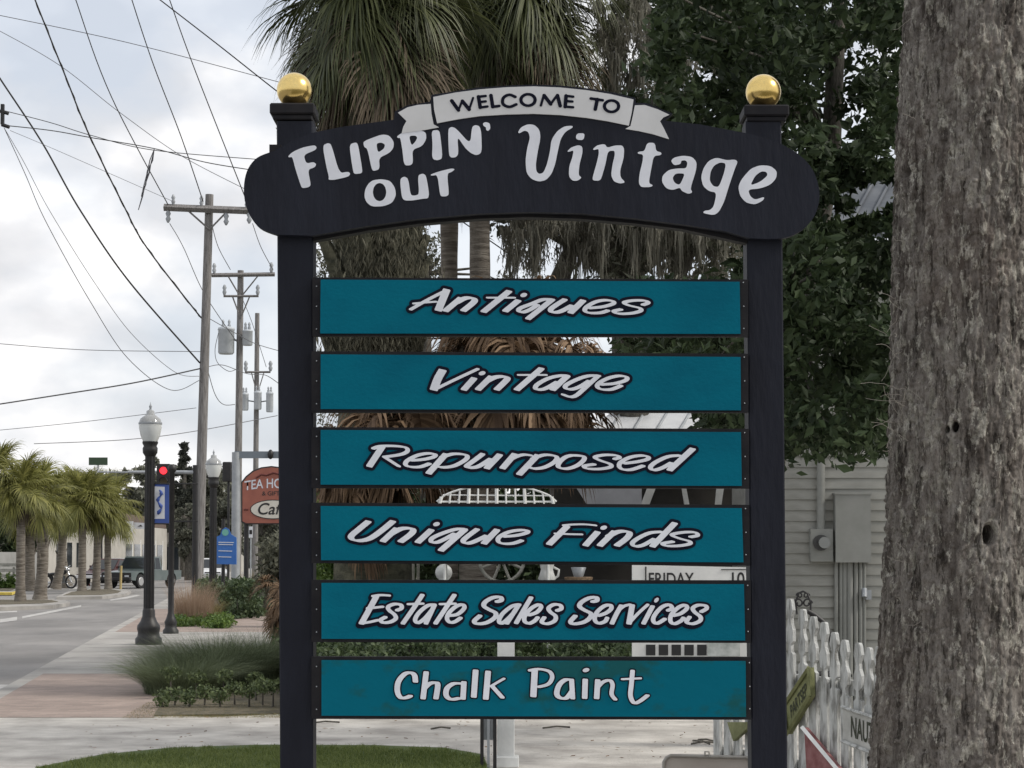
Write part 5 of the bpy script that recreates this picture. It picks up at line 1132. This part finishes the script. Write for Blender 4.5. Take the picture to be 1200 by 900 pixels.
m = MB(); m.tube([w(300, 560, Yt - .016), w(306, 556, Yt - .016), w(312, 557, Yt - .016), w(320, 554, Yt - .016), (w(330, 556, Yt - .016))], .03, 5); m.tube([w(286, 597, Yt - .016), w(291, 597, Yt - .016)], .03, 4); m.build('ornament', pm('dark_red', (.12, .03, .025), None), t)
for px in (289, 346): 
    m = MB(); m.tube([at(px, Yt + .1), w(px, 560, Yt + .1)], .07, 8); m.build('post', BLACK, t)
# blue info sign
Yi = 54.0; IBL = pm('info_blue', (.03, .13, .42), (.04, .15, .46), 3, .5); t = thing('information_sign', 'blue information sign with rounded crest between the small lamp and the red sign', 'sign', at(264, Yi))
m = MB(); m.prism([w(x, y, Yi) for x, y in [(253.5, 661), (253.5, 629), (258, 627), (260, 621), (264, 618), (268, 620), (270.5, 626), (277, 630), (277, 661.5)]], (0, .06, 0)); m.build('panel', IBL, t)
m = MB(); m.prism([w(264 + 4 * math.cos(a * .524), 624 + 4 * math.sin(a * .524), Yi - .01) for a in range(12)], (0, .006, 0)); m.build('emblem', pm('emblem_green', (.15, .4, .35), None), t)
m = MB()
for y, x0, x1 in ((635, 256, 274), (637.5, 256, 273), (645, 256, 272), (652, 256, 271)): m.prism([w(x0, y, Yi - .01), w(x1, y + .4, Yi - .01), w(x1, y + 1.3, Yi - .01), w(x0, y + .9, Yi - .01)], (0, .006, 0))
m.build('text_line', SW, t)
m = MB(); m.tube([at(262, Yi + .12), w(262, 608, Yi + .12)], .05, 8); m.build('post', BLACK, t)
t = thing('parking_sign', 'small white sign on a thin post under the red cafe sign', 'sign', at(294, 70)); m = MB(); m.prism([w(291.5, 617, 70), w(296, 617, 70), w(296, 630, 70), w(291.5, 630, 70)], (0, .02, 0)); m.build('panel', SW, t); m = MB(); m.tube([at(294, 70.05), w(294, 618, 70.05)], .03, 6); m.build('post', STEEL, t)
m = MB(); m.prism([w(292.2, 621, 69.99), w(295.4, 621, 69.99), w(295.4, 626, 69.99), w(292.2, 626, 69.99)], (0, .004, 0)); m.build('arrow_mark', BLACK, t)
# yellow post, hydrant
t = thing('marker_post', 'thin tan marker post at the tip of the second island', 'post', at(142, 90)); m = MB(); m.tube([at(142, 90), w(142, 663, 90)], .055, 8); m.build('shaft', pm('tan_post', (.42, .33, .15), None), t)
t = thing('fire_hydrant', 'red fire hydrant between the palm trunks by the parked cars', 'hydrant', at(103, 108)); hb = at(103, 108); m = MB(); m.lathe([(.16, 0), (.16, .06), (.11, .08), (.11, .5), (.15, .52), (.14, .6), (.08, .7), (.03, .76)], hb, 12); m.build('barrel', pm('hydrant_red', (.4, .05, .04), None), t)
m = MB(); m.tube([hb + Vector((-.19, 0, .42)), hb + Vector((.19, 0, .42))], .06, 8); m.build('nozzle', MATS['hydrant_red'], t)

# ------------------------------------------------------------------ utility poles, transformers and wires
def insul(m, p, h=.22, r=.05): m.lathe([(r * .5, 0), (r, h * .3), (r * .6, h * .5), (r, h * .7), (r * .4, h)], p, 8)
def upole(name, label, bx, tx, ytop_, D, r, arms, cans, extras=()):
    b = at(bx, D); tp = w(tx, ytop_, D); t = thing(name, label, 'utility pole', b)
    m = MB(); m.tube([b, b.lerp(tp, .5), tp], [r * 1.15, r, r * .85], 12); m.build('pole', TREEG, t)
    for (x0, x1, y0, y1, th_, ins) in arms:
        m = MB(); a, c = w(x0, y0, D - r - .06), w(x1, y1, D - r - .06); m.tube([a, c], th_, 4, smooth=False); am = m.build('crossarm', TREEG, t)
        for px in ins:
            m = MB(); f = (px - x0) / (x1 - x0); q_ = a.lerp(c, f); insul(m, q_ + Vector((0, 0, th_ * .8)), .42 * D / 66 * .8, .07 * D / 66); m.build('insulator', STEEL, am)
        m = MB(); xm = (x0 + x1) / 2; 
        m.tube([a.lerp(c, .25), w(tx, y0 + 26, D - r)], .03, 4); m.tube([a.lerp(c, .75), w(tx, y0 + 26, D - r)], .03, 4); m.build('brace', TREEG, am)
    for (cx_, y0, y1, rp) in cans:
        m = MB(); k = sc(D); b_0 = w(cx_, y1, D - .3); H_ = (y1 - y0) * k; m.lathe([(rp * k * .85, 0), (rp * k, H_ * .06), (rp * k, H_ * .9), (rp * k * 1.08, H_ * .92), (rp * k * 1.0, H_ * 1.0), (rp * k * .3, H_ * 1.06)], b_0, 16); cn = m.build('transformer', CAN, t)
        m = MB(); 
        for dx in (-.4, .35): m.lathe([(.05, 0), (.07, .1), (.04, .18), (.06, .25), (.02, .34)], b_0 + Vector((dx * rp * k, 0, H_ * 1.0)), 8)
        m.build('bushing', STEEL, cn)
        m = MB(); m.tube([b_0 + Vector((0, 0, H_ * .6)), w(tx + (bx - tx) * .4, (y0 + y1) / 2, D)], .04, 5); m.build('bracket', STEEL, cn)
    return t
p1 = upole('utility_pole', 'tallest wooden utility pole with a long crossarm, nearest the sign', 232, 245.5, 228, 66, .155, [(192, 293, 243, 247, .12, (203, 236, 289))], [], ())
p2 = upole('utility_pole', 'middle wooden utility pole with two grey transformers', 278, 282, 317, 85, .15, [(248, 322, 322.5, 321.5, .09, (251, 318)), (262, 303, 347, 347, .05, (263, 302))], [(265, 384, 415, 9.5), (290, 387, 405, 6)])
p3 = upole('utility_pole', 'farthest wooden utility pole, topless with three small transformers', 299, 301.5, 367, 115, .15, [(287, 317, 436, 436, .06, (288, 317))], [(287, 461, 481, 4.2), (302, 459, 480, 4.5), (316, 460, 483, 4.2)])
for px, y0, y1 in ((197, 247, 261), (265, 250, 264), (292, 247, 262)):
    m = MB(); m.lathe([(.03, 0), (.09, .12), (.05, .2), (.09, .3), (.03, .42)], w(px, y1, 65.8), 8); m.build('insulator', STEEL, p1)
def wire(label, pts, thpx, mat=WIRE, kind='power_line', twist=0):
    """pts: (px, py, D); smooth curve"""
    P = catmull([tuple(w(x, y, D)) for x, y, D in pts], 10); P = [Vector(p) for p in P]
    rad = [max(.004, thpx * .5 * p.y / FPX) for p in P]; m = MB(); m.tube(P, rad, 5)
    if twist:
        Q = [p + Vector((math.cos(i * 1.4), 0, math.sin(i * 1.4))) * rad[i] * 1.1 for i, p in enumerate(P)]; m.tube(Q, [r * .6 for r in rad], 4)
    o = m.build(kind, mat, None, base=tuple(P[0])); return tagit(o, label, 'cable', 'wires across the sky')
wire('thick twisted black cable from the top edge down to the middle of the tallest pole', [(38, -8, 30), (75, 85, 36), (105, 159, 43), (145, 241, 52), (172, 290, 57), (229, 364, 65.5), (240, 376, 66)], 1.9, twist=1)
wire('wire from the top edge to the left end of the long crossarm', [(86, -8, 26), (136, 125, 40), (197, 240, 66)], 1.3)
wire('wire from the top edge to the middle of the long crossarm', [(152, -8, 26), (181, 79, 36), (214, 165, 50), (238, 236, 66)], 1.3)
wire('wire from the top edge to the right end of the long crossarm', [(196, -8, 26), (235, 99, 40), (290, 238, 66)], 1.3)
wire('straight black line slanting down behind the left gold ball', [(180, -6, 22), (255, 52, 23), (326, 108, 24), (372, 142, 25), (600, 300, 26.5)], 1.5)
wire('thin line crossing the top left corner behind every other wire', [(-10, 16, 60), (150, 50, 60), (330, 97, 60)], .9, WIREG)
wire('thin line sagging diagonally under the top wires', [(-10, 31, 34), (72, 78, 40), (142, 133, 48), (215, 184, 58), (292, 224, 66)], .8, WIREG)
wire('thickest black cable dropping from the left edge to the lower part of the tallest pole', [(-10, 75, 34), (0, 92, 35), (51, 170, 42), (95, 248, 50), (153, 332, 58), (234, 425, 66)], 2.1)
wire('upper strand of the spliced pair crossing under the arch end', [(6, 130, 30), (60, 144, 31), (108, 159, 32), (180, 176, 33), (304, 187, 34)], 1.0)
wire('lower strand of the spliced pair crossing under the arch end', [(6, 147, 30), (60, 153, 31), (105, 161, 32), (180, 174, 33), (240, 190, 34), (300, 200, 35)], 1.2)
wire('deep sagging wire from the left edge clamp to the tallest pole', [(5, 150, 30), (30, 205, 35), (55, 262, 41), (105, 352, 48), (150, 420, 55), (200, 457, 60), (233, 446, 66)], .9, WIREG)
wire('second sagging wire just above the deepest one', [(5, 150, 30), (28, 190, 34), (60, 250, 40), (110, 330, 48), (155, 392, 55), (205, 436, 61), (233, 441, 66)], .7, WIREG)
wire('long black cable rising gently from the left edge to the tallest pole', [(-10, 475, 40), (80, 461, 48), (160, 448, 56), (234, 432, 66)], 1.7)
wire('faint level line low in the sky left of the poles', [(-10, 402, 90), (100, 410, 90), (235, 412, 90)], .8, WIREG)
wire('thin line from the left edge clamp to the crossarm end', [(12, 153, 30), (80, 182, 40), (205, 237, 66)], .6, WIREG)
wire('faint line just above the palm crowns', [(-10, 505, 110), (100, 494, 110), (230, 478, 110)], .7, WIREG)
wire('black line rising from the palms to the farthest pole', [(40, 520, 80), (150, 515, 90), (230, 505, 100), (325, 487, 115)], .9, WIREG)
wire('wire from the crossarm end down to the middle pole arm', [(199, 262, 66), (215, 290, 70), (240, 345, 78), (277, 400, 85)], .9, WIREG)
wire('wire from the tallest pole centre to the middle pole arm', [(248, 262, 66), (256, 290, 74), (270, 316, 85)], .9, WIREG)
wire('wire from the right crossarm end to the middle pole arm end', [(296, 262, 66), (306, 290, 74), (320, 316, 85)], .9, WIREG)
wire('drop wire looping between the tallest pole and the lower middle pole', [(243, 432, 66), (252, 462, 70), (262, 474, 78), (275, 474, 85)], .9, WIREG)
wire('short line from the tallest pole across to the sign post', [(243, 372, 66), (275, 390, 75), (300, 403, 85), (330, 412, 95)], .9, WIREG)
wire('short sagging line from pole to pole near the transformers', [(243, 430, 66), (262, 428, 70), (290, 438, 85), (312, 440, 100), (330, 452, 115)], .9, WIREG)
wire('slack loop hanging left of the transformer', [(256, 390, 84), (252, 410, 84), (255, 425, 84), (268, 435, 84), (278, 432, 85)], .8, WIREG)
wire('thin line from the middle pole down past the farthest pole', [(284, 350, 85), (296, 380, 95), (312, 430, 115)], .7, WIREG)
m = MB()
for k in range(9):
    x = 181; P = [w(181, 174, 33)]
    for j, y in enumerate((188, 202, 216, 230, 246 - (k % 3) * 14)): x = 181 - (y - 174) * .26 + rng.uniform(-2.2, 2.2) * (1 - j * .17); P.append(w(x, y, 33))
    m.tube(P, .005, 4)
tagit(m.build('cable_end', WIREG, None, base=w(181, 174, 33)), 'frayed strip dangling from the spliced wires', 'cable')
m = MB(); m.box(w(3, 134, 30), (.05, .05, .30)); m.tube([w(0, 130, 30), w(10, 133, 30)], .03, 6); m.tube([w(2, 146, 30), w(11, 149, 30)], .03, 6); tagit(m.build('cable_clamp', BLACK, None, base=w(3, 134, 30)), 'black cable clamp at the left edge where several wires meet', 'clamp')

# ------------------------------------------------------------------ buildings on the left
CREAMW = pm('cream_stucco', (.36, .345, .31), (.43, .41, .37), 1.2, .9, .1); BROOF = pm('brown_fascia', (.10, .07, .055), (.14, .10, .08), 3, .8); WIN = pm('dark_window', (.02, .025, .03), None, rough=.1); AWN = pm('awning', (.05, .035, .03), (.07, .05, .04), 6, .8)
bl = thing('shop_building', 'long cream shop with a brown fascia and dark awning behind the street palms', 'building', at(110, 125))
A_ = w(55, 600, 112); B_ = w(143, 600, 128); C_ = w(196, 600, 150)
def wallp(a, b, z0, z1, th_=.2, mat=CREAMW, name='wall', parent=bl):
    d = (Vector(b) - Vector(a)); d.z = 0; n_ = Vector((d.y, -d.x, 0)).normalized(); m = MB(); P = [Vector((a[0], a[1], z0)), Vector((b[0], b[1], z0)), Vector((b[0], b[1], z1)), Vector((a[0], a[1], z1))]; m.prism(P, -n_ * th_); return m.build(name, mat, parent)
wallp(A_, B_, 0, 3.35); wallp(B_, C_, 0, 3.5, .2)
wallp(A_ + Vector((.0, -.25, 0)), B_ + Vector((0, -.25, 0)), 3.36, 3.75, .3, BROOF, 'fascia'); wallp(B_ + Vector((0, -.4, 0)), C_ + Vector((0, -.4, 0)), 3.52, 4.2, .3, BROOF, 'fascia')
def on_wall(a, b, f0_, f1v, z0, z1, mat, name, pr=.05): p0 = Vector(a).lerp(Vector(b), f0_) + Vector((.02, -pr, 0)); p1_ = Vector(a).lerp(Vector(b), f1v) + Vector((.02, -pr, 0)); return wallp(p0, p1_, z0, z1, .04, mat, name)
for f0_, f1v in ((.25, .31), (.37, .41), (.62, .68)): on_wall(A_, B_, f0_, f1v, .9, 2.3, WIN, 'window')
on_wall(A_, B_, .12, .17, .05, 2.2, WIN, 'door')
for k in range(5): on_wall(B_, C_, .08 + k * .17, .08 + k * .17 + .12, .25, 2.3, WIN, 'window'); on_wall(B_, C_, .21 + k * .17, .22 + k * .17, .0, 2.6, WPAINT, 'pilaster', .12)
a, b = B_.lerp(C_, .05), B_.lerp(C_, .8); m = MB(); m.prism([Vector((a.x, a.y - .3, 2.9)), Vector((b.x, b.y - .3, 2.9)), Vector((b.x, b.y - 1.6, 2.35)), Vector((a.x, a.y - 1.6, 2.35))], (0, 0, .08)); m.build('awning', AWN, bl)
for (x0, x1, y0, y1, D) in ((142, 156, 610, 623, 127), (157, 171, 612, 620, 133)):
    m = MB(); m.prism([w(x0, y0, D), w(x1, y0 + 1, D), w(x1, y1, D), w(x0, y1 - .5, D)], (0, .1, 0)); sg = m.build('shop_sign_panel', SW, bl)
    m = MB(); m.prism([w((x0 + x1) / 2 - 3, y1 - 3, D - .03), w((x0 + x1) / 2 + 3, y1 - 3, D - .03), w((x0 + x1) / 2 + 1, y0 + 3, D - .03)], (0, .01, 0)); m.build('emblem', BLACK, sg)
m = MB(); m.tube([w(83, 692, 118), w(83, 612, 118)], .09, 6); m.tube([w(119, 690, 118), w(119, 610, 118)], .06, 6); m.build('downpipe', BLACK, bl)
lw = thing('low_wall', 'low grey block wall at the left edge behind the palms', 'wall', at(20, 108)); wallp(w(-30, 600, 105), w(56, 600, 112), 0, 1.75, .25, pm('grey_block', (.22, .22, .21), (.3, .3, .29), 1, .9), 'wall', lw)
bn = thing('bench', 'low slatted wooden bench against the grey wall at the left edge', 'bench', at(5, 100))
for k in range(3): m = MB(); m.box(w(6, 662 + k * 6.5, 100), (28 * sc(100), .08, .16)); m.build('slat', GREYW, bn)
for x in (-4, 17): m = MB(); m.box((w(x, 600, 100.1).x, 100.1, .5), (.1, .1, 1.0)); m.build('leg', GREYW, bn)
tw_ = thing('shop_building', 'far tan storefront across the street end with white columns', 'building', at(215, 190))
m = MB(); m.box((w(215, 600, 190).x, 195, 2.2), (10, 6, 4.4)); m.build('wall', CREAMW, tw_)
for k in range(5): m = MB(); m.box((w(192 + k * 11, 600, 190).x, 191.9, 1.4), (.45, .1, 2.4)); m.build('window', WIN, tw_)

# ------------------------------------------------------------------ distant trees
def far_tree(label, px, D, ytop_, rpx, n, mat, seed, name='oak_tree', leaf=.5, tall=1.0, per=330):
    leaf *= .8
    r_ = np.random.default_rng(seed); k = sc(D); b = at(px, D); top = w(px, ytop_, D).z; cen = np.array([b.x, D, top * .58]); C = []; Rr = []
    for _ in range(n):
        u = rand_unit(1, r_)[0] * r_.random() ** .4
        if name == 'conifer_tree': u[:2] *= .9 * (1 - max(u[2], -.6)) + .08
        C.append(tuple(cen + u * [rpx * k, rpx * k * .7, top * .42 * tall])); Rr.append(rpx * k * r_.uniform(.16, .34) * (.75 if name == 'conifer_tree' else 1))
    tree(name, label, 'tree', b, [b, Vector((b.x, D, top * .35)), Vector((b.x, D, top * .8))], [.3, .25, .1], C, Rr, per, leaf, mat, seed=seed, limbs=8, group='trees beyond the street', shell=.0)
far_tree('dark pointed tree rising above the rooftops beyond the near lamp', 216, 150, 512, 17, 46, OAKD, 31, 'conifer_tree', .45, 1.0, 200)
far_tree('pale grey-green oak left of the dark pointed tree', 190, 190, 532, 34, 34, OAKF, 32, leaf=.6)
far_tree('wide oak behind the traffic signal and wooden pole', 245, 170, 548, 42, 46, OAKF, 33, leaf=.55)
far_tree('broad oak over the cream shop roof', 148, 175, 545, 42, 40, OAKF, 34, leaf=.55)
far_tree('dark oak behind the leftmost palms', 12, 150, 578, 46, 46, EVERG, 35, leaf=.5)
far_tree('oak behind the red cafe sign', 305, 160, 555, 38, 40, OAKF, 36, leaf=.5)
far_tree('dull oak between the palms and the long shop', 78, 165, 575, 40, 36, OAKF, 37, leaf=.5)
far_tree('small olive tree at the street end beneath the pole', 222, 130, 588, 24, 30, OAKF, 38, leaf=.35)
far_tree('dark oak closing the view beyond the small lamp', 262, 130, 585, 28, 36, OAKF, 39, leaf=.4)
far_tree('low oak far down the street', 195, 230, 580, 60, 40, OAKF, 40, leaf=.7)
cs = [(w(x, 600, 240).x, 240 + rng.uniform(0, 10), rng.uniform(.5, 7)) for x in rng.uniform(-40, 420, 260)]
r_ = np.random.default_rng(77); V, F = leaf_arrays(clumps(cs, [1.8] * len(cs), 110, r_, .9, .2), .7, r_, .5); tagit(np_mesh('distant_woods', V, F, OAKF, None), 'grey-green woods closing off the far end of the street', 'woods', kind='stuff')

# ------------------------------------------------------------------ vehicles
GLASS = pm('car_glass', (.02, .025, .03), None, rough=.05); TYRE = pm('tyre_rubber', (.015, .015, .016), None, rough=.8); RIM = pm('wheel_rim', (.5, .5, .5), None, rough=.3, metal=.8); CHR = pm('chrome', (.6, .6, .6), None, rough=.2, metal=1)
def wheel(par, x, y, r, wd):
    m = MB(); m.tube([(x, y - wd / 2, r), (x, y - wd / 2 + .03, r), (x, y + wd / 2 - .03, r), (x, y + wd / 2, r)], [r * .93, r, r, r * .93], 20); tt = m.build('wheel', TYRE, par, local=True)
    sg = -1 if y < 0 else 1; m = MB(); m.tube([(x, y + sg * wd / 2, r), (x, y + sg * (wd / 2 + .012), r)], [r * .62, r * .55], 16); m.build('rim', RIM, tt, local=True)
def vehicle(name, label, cat, loc, rz, paint, pickup=True, dark_front=False):
    t = thing(name, label, cat, loc, None, rz)     # heads along +x
    L, Wd = (4.3, 1.72) if pickup else (4.1, 1.7); h = .85 if pickup else .78
    prof = [(-L / 2, .42), (-L / 2, h), (-.5, h + .02), (.75, h + .02), (L / 2 - .1, h - .06), (L / 2, h - .14), (L / 2, .42)] if pickup else [(-L / 2, .4), (-L / 2 - .02, .7), (-L / 2 + .1, h), (.9, h), (L / 2 - .3, h - .1), (L / 2, .6), (L / 2 - .02, .38)]
    def arch(cx_): return [(cx_ + .42 * math.cos(a), .38 + .40 * math.sin(a)) for a in [k * math.pi / 8 for k in range(9)]]
    pts = prof + arch(L / 2 - .8) + arch(-L / 2 + .85)
    m = MB(); m.prism([Vector((x, -Wd / 2, z)) for x, z in pts], (0, Wd, 0)); m.build('body', paint, t, local=True)
    if pickup: cab = [(-.55, h + .025), (-.45, 1.52), (.35, 1.54), (.85, h + .025)]
    else: cab = [(-L / 2 + .15, h + .005), (-L / 2 + .45, 1.38), (.35, 1.42), (1.05, h + .005)]
    m = MB(); P = [Vector((x, (-Wd / 2 + .05 + (.10 if z > 1 else 0)), z)) for x, z in cab]; Q = [Vector((p.x, -p.y, p.z)) for p in P]; m.add(P + Q, [(0, 1, 2, 3), (7, 6, 5, 4), (0, 4, 5, 1), (1, 5, 6, 2), (2, 6, 7, 3), (3, 7, 4, 0)]); m.build('cab', paint, t, local=True)
    m = MB(); a, b = cab[2], cab[3]; f = lambda t_, y_: Vector((a[0] + (b[0] - a[0]) * t_ + .012, y_ * (Wd / 2 - .2 + .07 * t_), a[1] + (b[1] - a[1]) * t_ + .012)); m.add([f(.12, -1), f(.12, 1), f(.9, 1), f(.9, -1)], [(0, 1, 2, 3)]); m.build('windshield', GLASS, t, local=True)
    for sg in (-1, 1):
        for x0, x1 in (((-.42, -.02), (.03, .6)) if pickup else ((-1.5, -.75), (-.7, .05), (.1, .75))):
            m = MB(); tp_ = min(x1, .38); y0 = sg * (Wd / 2 - .045); y1 = sg * (Wd / 2 - .135); m.add([(x0, y0, h + .07), (x1, y0, h + .07), (tp_ - .02, y1, 1.46 if pickup else 1.34), (max(x0, -.38 if pickup else -1.4), y1, 1.46 if pickup else 1.34)], [(0, 1, 2, 3)]); m.build('window', GLASS, t, local=True)
        wheel(t, L / 2 - .8, sg * (Wd / 2 - .08), .34 if pickup else .31, .2); wheel(t, -L / 2 + .85, sg * (Wd / 2 - .08), .34 if pickup else .31, .2)
        m = MB(); m.box((L / 2 + .012, sg * (Wd / 2 - .25), h - .28), (.03, .24, .14)); m.build('headlight', SW, t, local=True)
        m = MB(); m.box((.55, sg * (Wd / 2 + .06), 1.0), (.08, .14, .12)); m.build('mirror', BLACK, t, local=True)
    m = MB(); m.box((L / 2 + .01, 0, h - .26), (.03, Wd - .8, .22)); 
    m.build('grille', BLACK, t, local=True)
    m = MB(); m.bbox((L / 2 + .06, 0, .47), (.16, Wd + .02, .17), .03); m.build('bumper', BLACK if dark_front else CHR, t, local=True)
    if dark_front: m = MB(); m.box((L / 2 + .004, 0, h - .3), (.012, Wd - .04, .42)); m.build('front_panel', BLACK, t, local=True)
    if pickup: m = MB(); m.box((-1.35, 0, h - .01), (1.4, Wd - .2, .03)); m.build('truck_bed', BLACK, t, local=True)
    return t
tk = at(167, 100); vehicle('pickup_truck', 'grey-green pickup truck with a black front parked across the street', 'truck', (tk.x, 100, -.01), R(-90 - 24), pm('truck_paint', (.08, .105, .105), (.11, .135, .135), 2, .3, spec=.6), True, True)
sv = at(127, 107); vehicle('parked_car', 'dark red hatchback behind the pickup truck', 'car', (sv.x, 108, -.01), R(-90 - 20), pm('car_maroon', (.05, .015, .015), None, rough=.25), False)
wv = at(247, 120); vehicle('parked_car', 'white car far along the right kerb, half hidden by the wooden pole', 'car', (wv.x, 120, -.01), R(-90 + 12), pm('car_white', (.6, .61, .62), None, rough=.3), False)
wv = at(146, 125); vehicle('parked_car', 'pale van behind the pickup truck cab', 'car', (w(144, 600, 118).x, 119, -.01), R(-90 - 15), pm('car_silver', (.5, .52, .52), None, rough=.3), False)
# motorcycle
mc = at(70, 98); t = thing('motorcycle', 'black and chrome motorcycle parked between the palm trunks', 'motorcycle', (mc.x, 98, 0), None, R(-25))
for x, r in ((.72, .33), (-.72, .32)):
    m = MB(); m.tube([(x + r * .9 * math.cos(a * .3927), 0, r + r * .9 * math.sin(a * .3927)) for a in range(17)], .05, 6, cap=False); tt = m.build('wheel', TYRE, t, local=True)
    m = MB()
    for a in range(8): m.tube([(x, 0, r), (x + r * .85 * math.cos(a * .785), 0, r + r * .85 * math.sin(a * .785))], .012, 4)
    m.tube([(x + r * .78 * math.cos(a * .3927), 0, r + r * .78 * math.sin(a * .3927)) for a in range(17)], .02, 5, cap=False); m.build('rim', CHR, tt, local=True)
m = MB(); m.tube([(.72, 0, .33), (.45, 0, .95), (.38, 0, 1.05)], .035, 6); m.tube([(.38, -.35, 1.08), (.42, -.1, 1.02), (.42, .1, 1.02), (.38, .35, 1.08)], .02, 6); m.build('fork', CHR, t, local=True)
m = MB(); m.sphere((.15, 0, .78), .2, 12, 8, 1.5, .7, .7); m.build('fuel_tank', BLACK, t, local=True)
m = MB(); m.sphere((-.3, 0, .68), .2, 12, 8, 1.6, .8, .4); m.build('seat', BLACK, t, local=True)
m = MB(); m.box((.05, 0, .42), (.45, .25, .35)); m.tube([(.1, .15, .3), (-.9, .18, .25)], .05, 8); m.build('engine', CHR, t, local=True)
m = MB(); m.sphere((.52, 0, .9), .1, 10, 8); m.build('headlight', CHR, t, local=True)
m = MB(); m.tube([(-.72 + .38 * math.cos(a * .35), 0, .32 + .38 * math.sin(a * .35)) for a in range(0, 9)], .06, 6); m.build('fender', BLACK, t, local=True)
# low green weeds on the third island
cs = [tuple(G(x, 692) + Vector((0, 0, rng.uniform(.15, .6)))) for x in rng.uniform(-10, 14, 14)]
leafy('shrub', 'yellow-green shrub on the far island at the left edge', G(2, 692), cs, [.35] * len(cs), 120, .14, GROUNDC, seed=41)
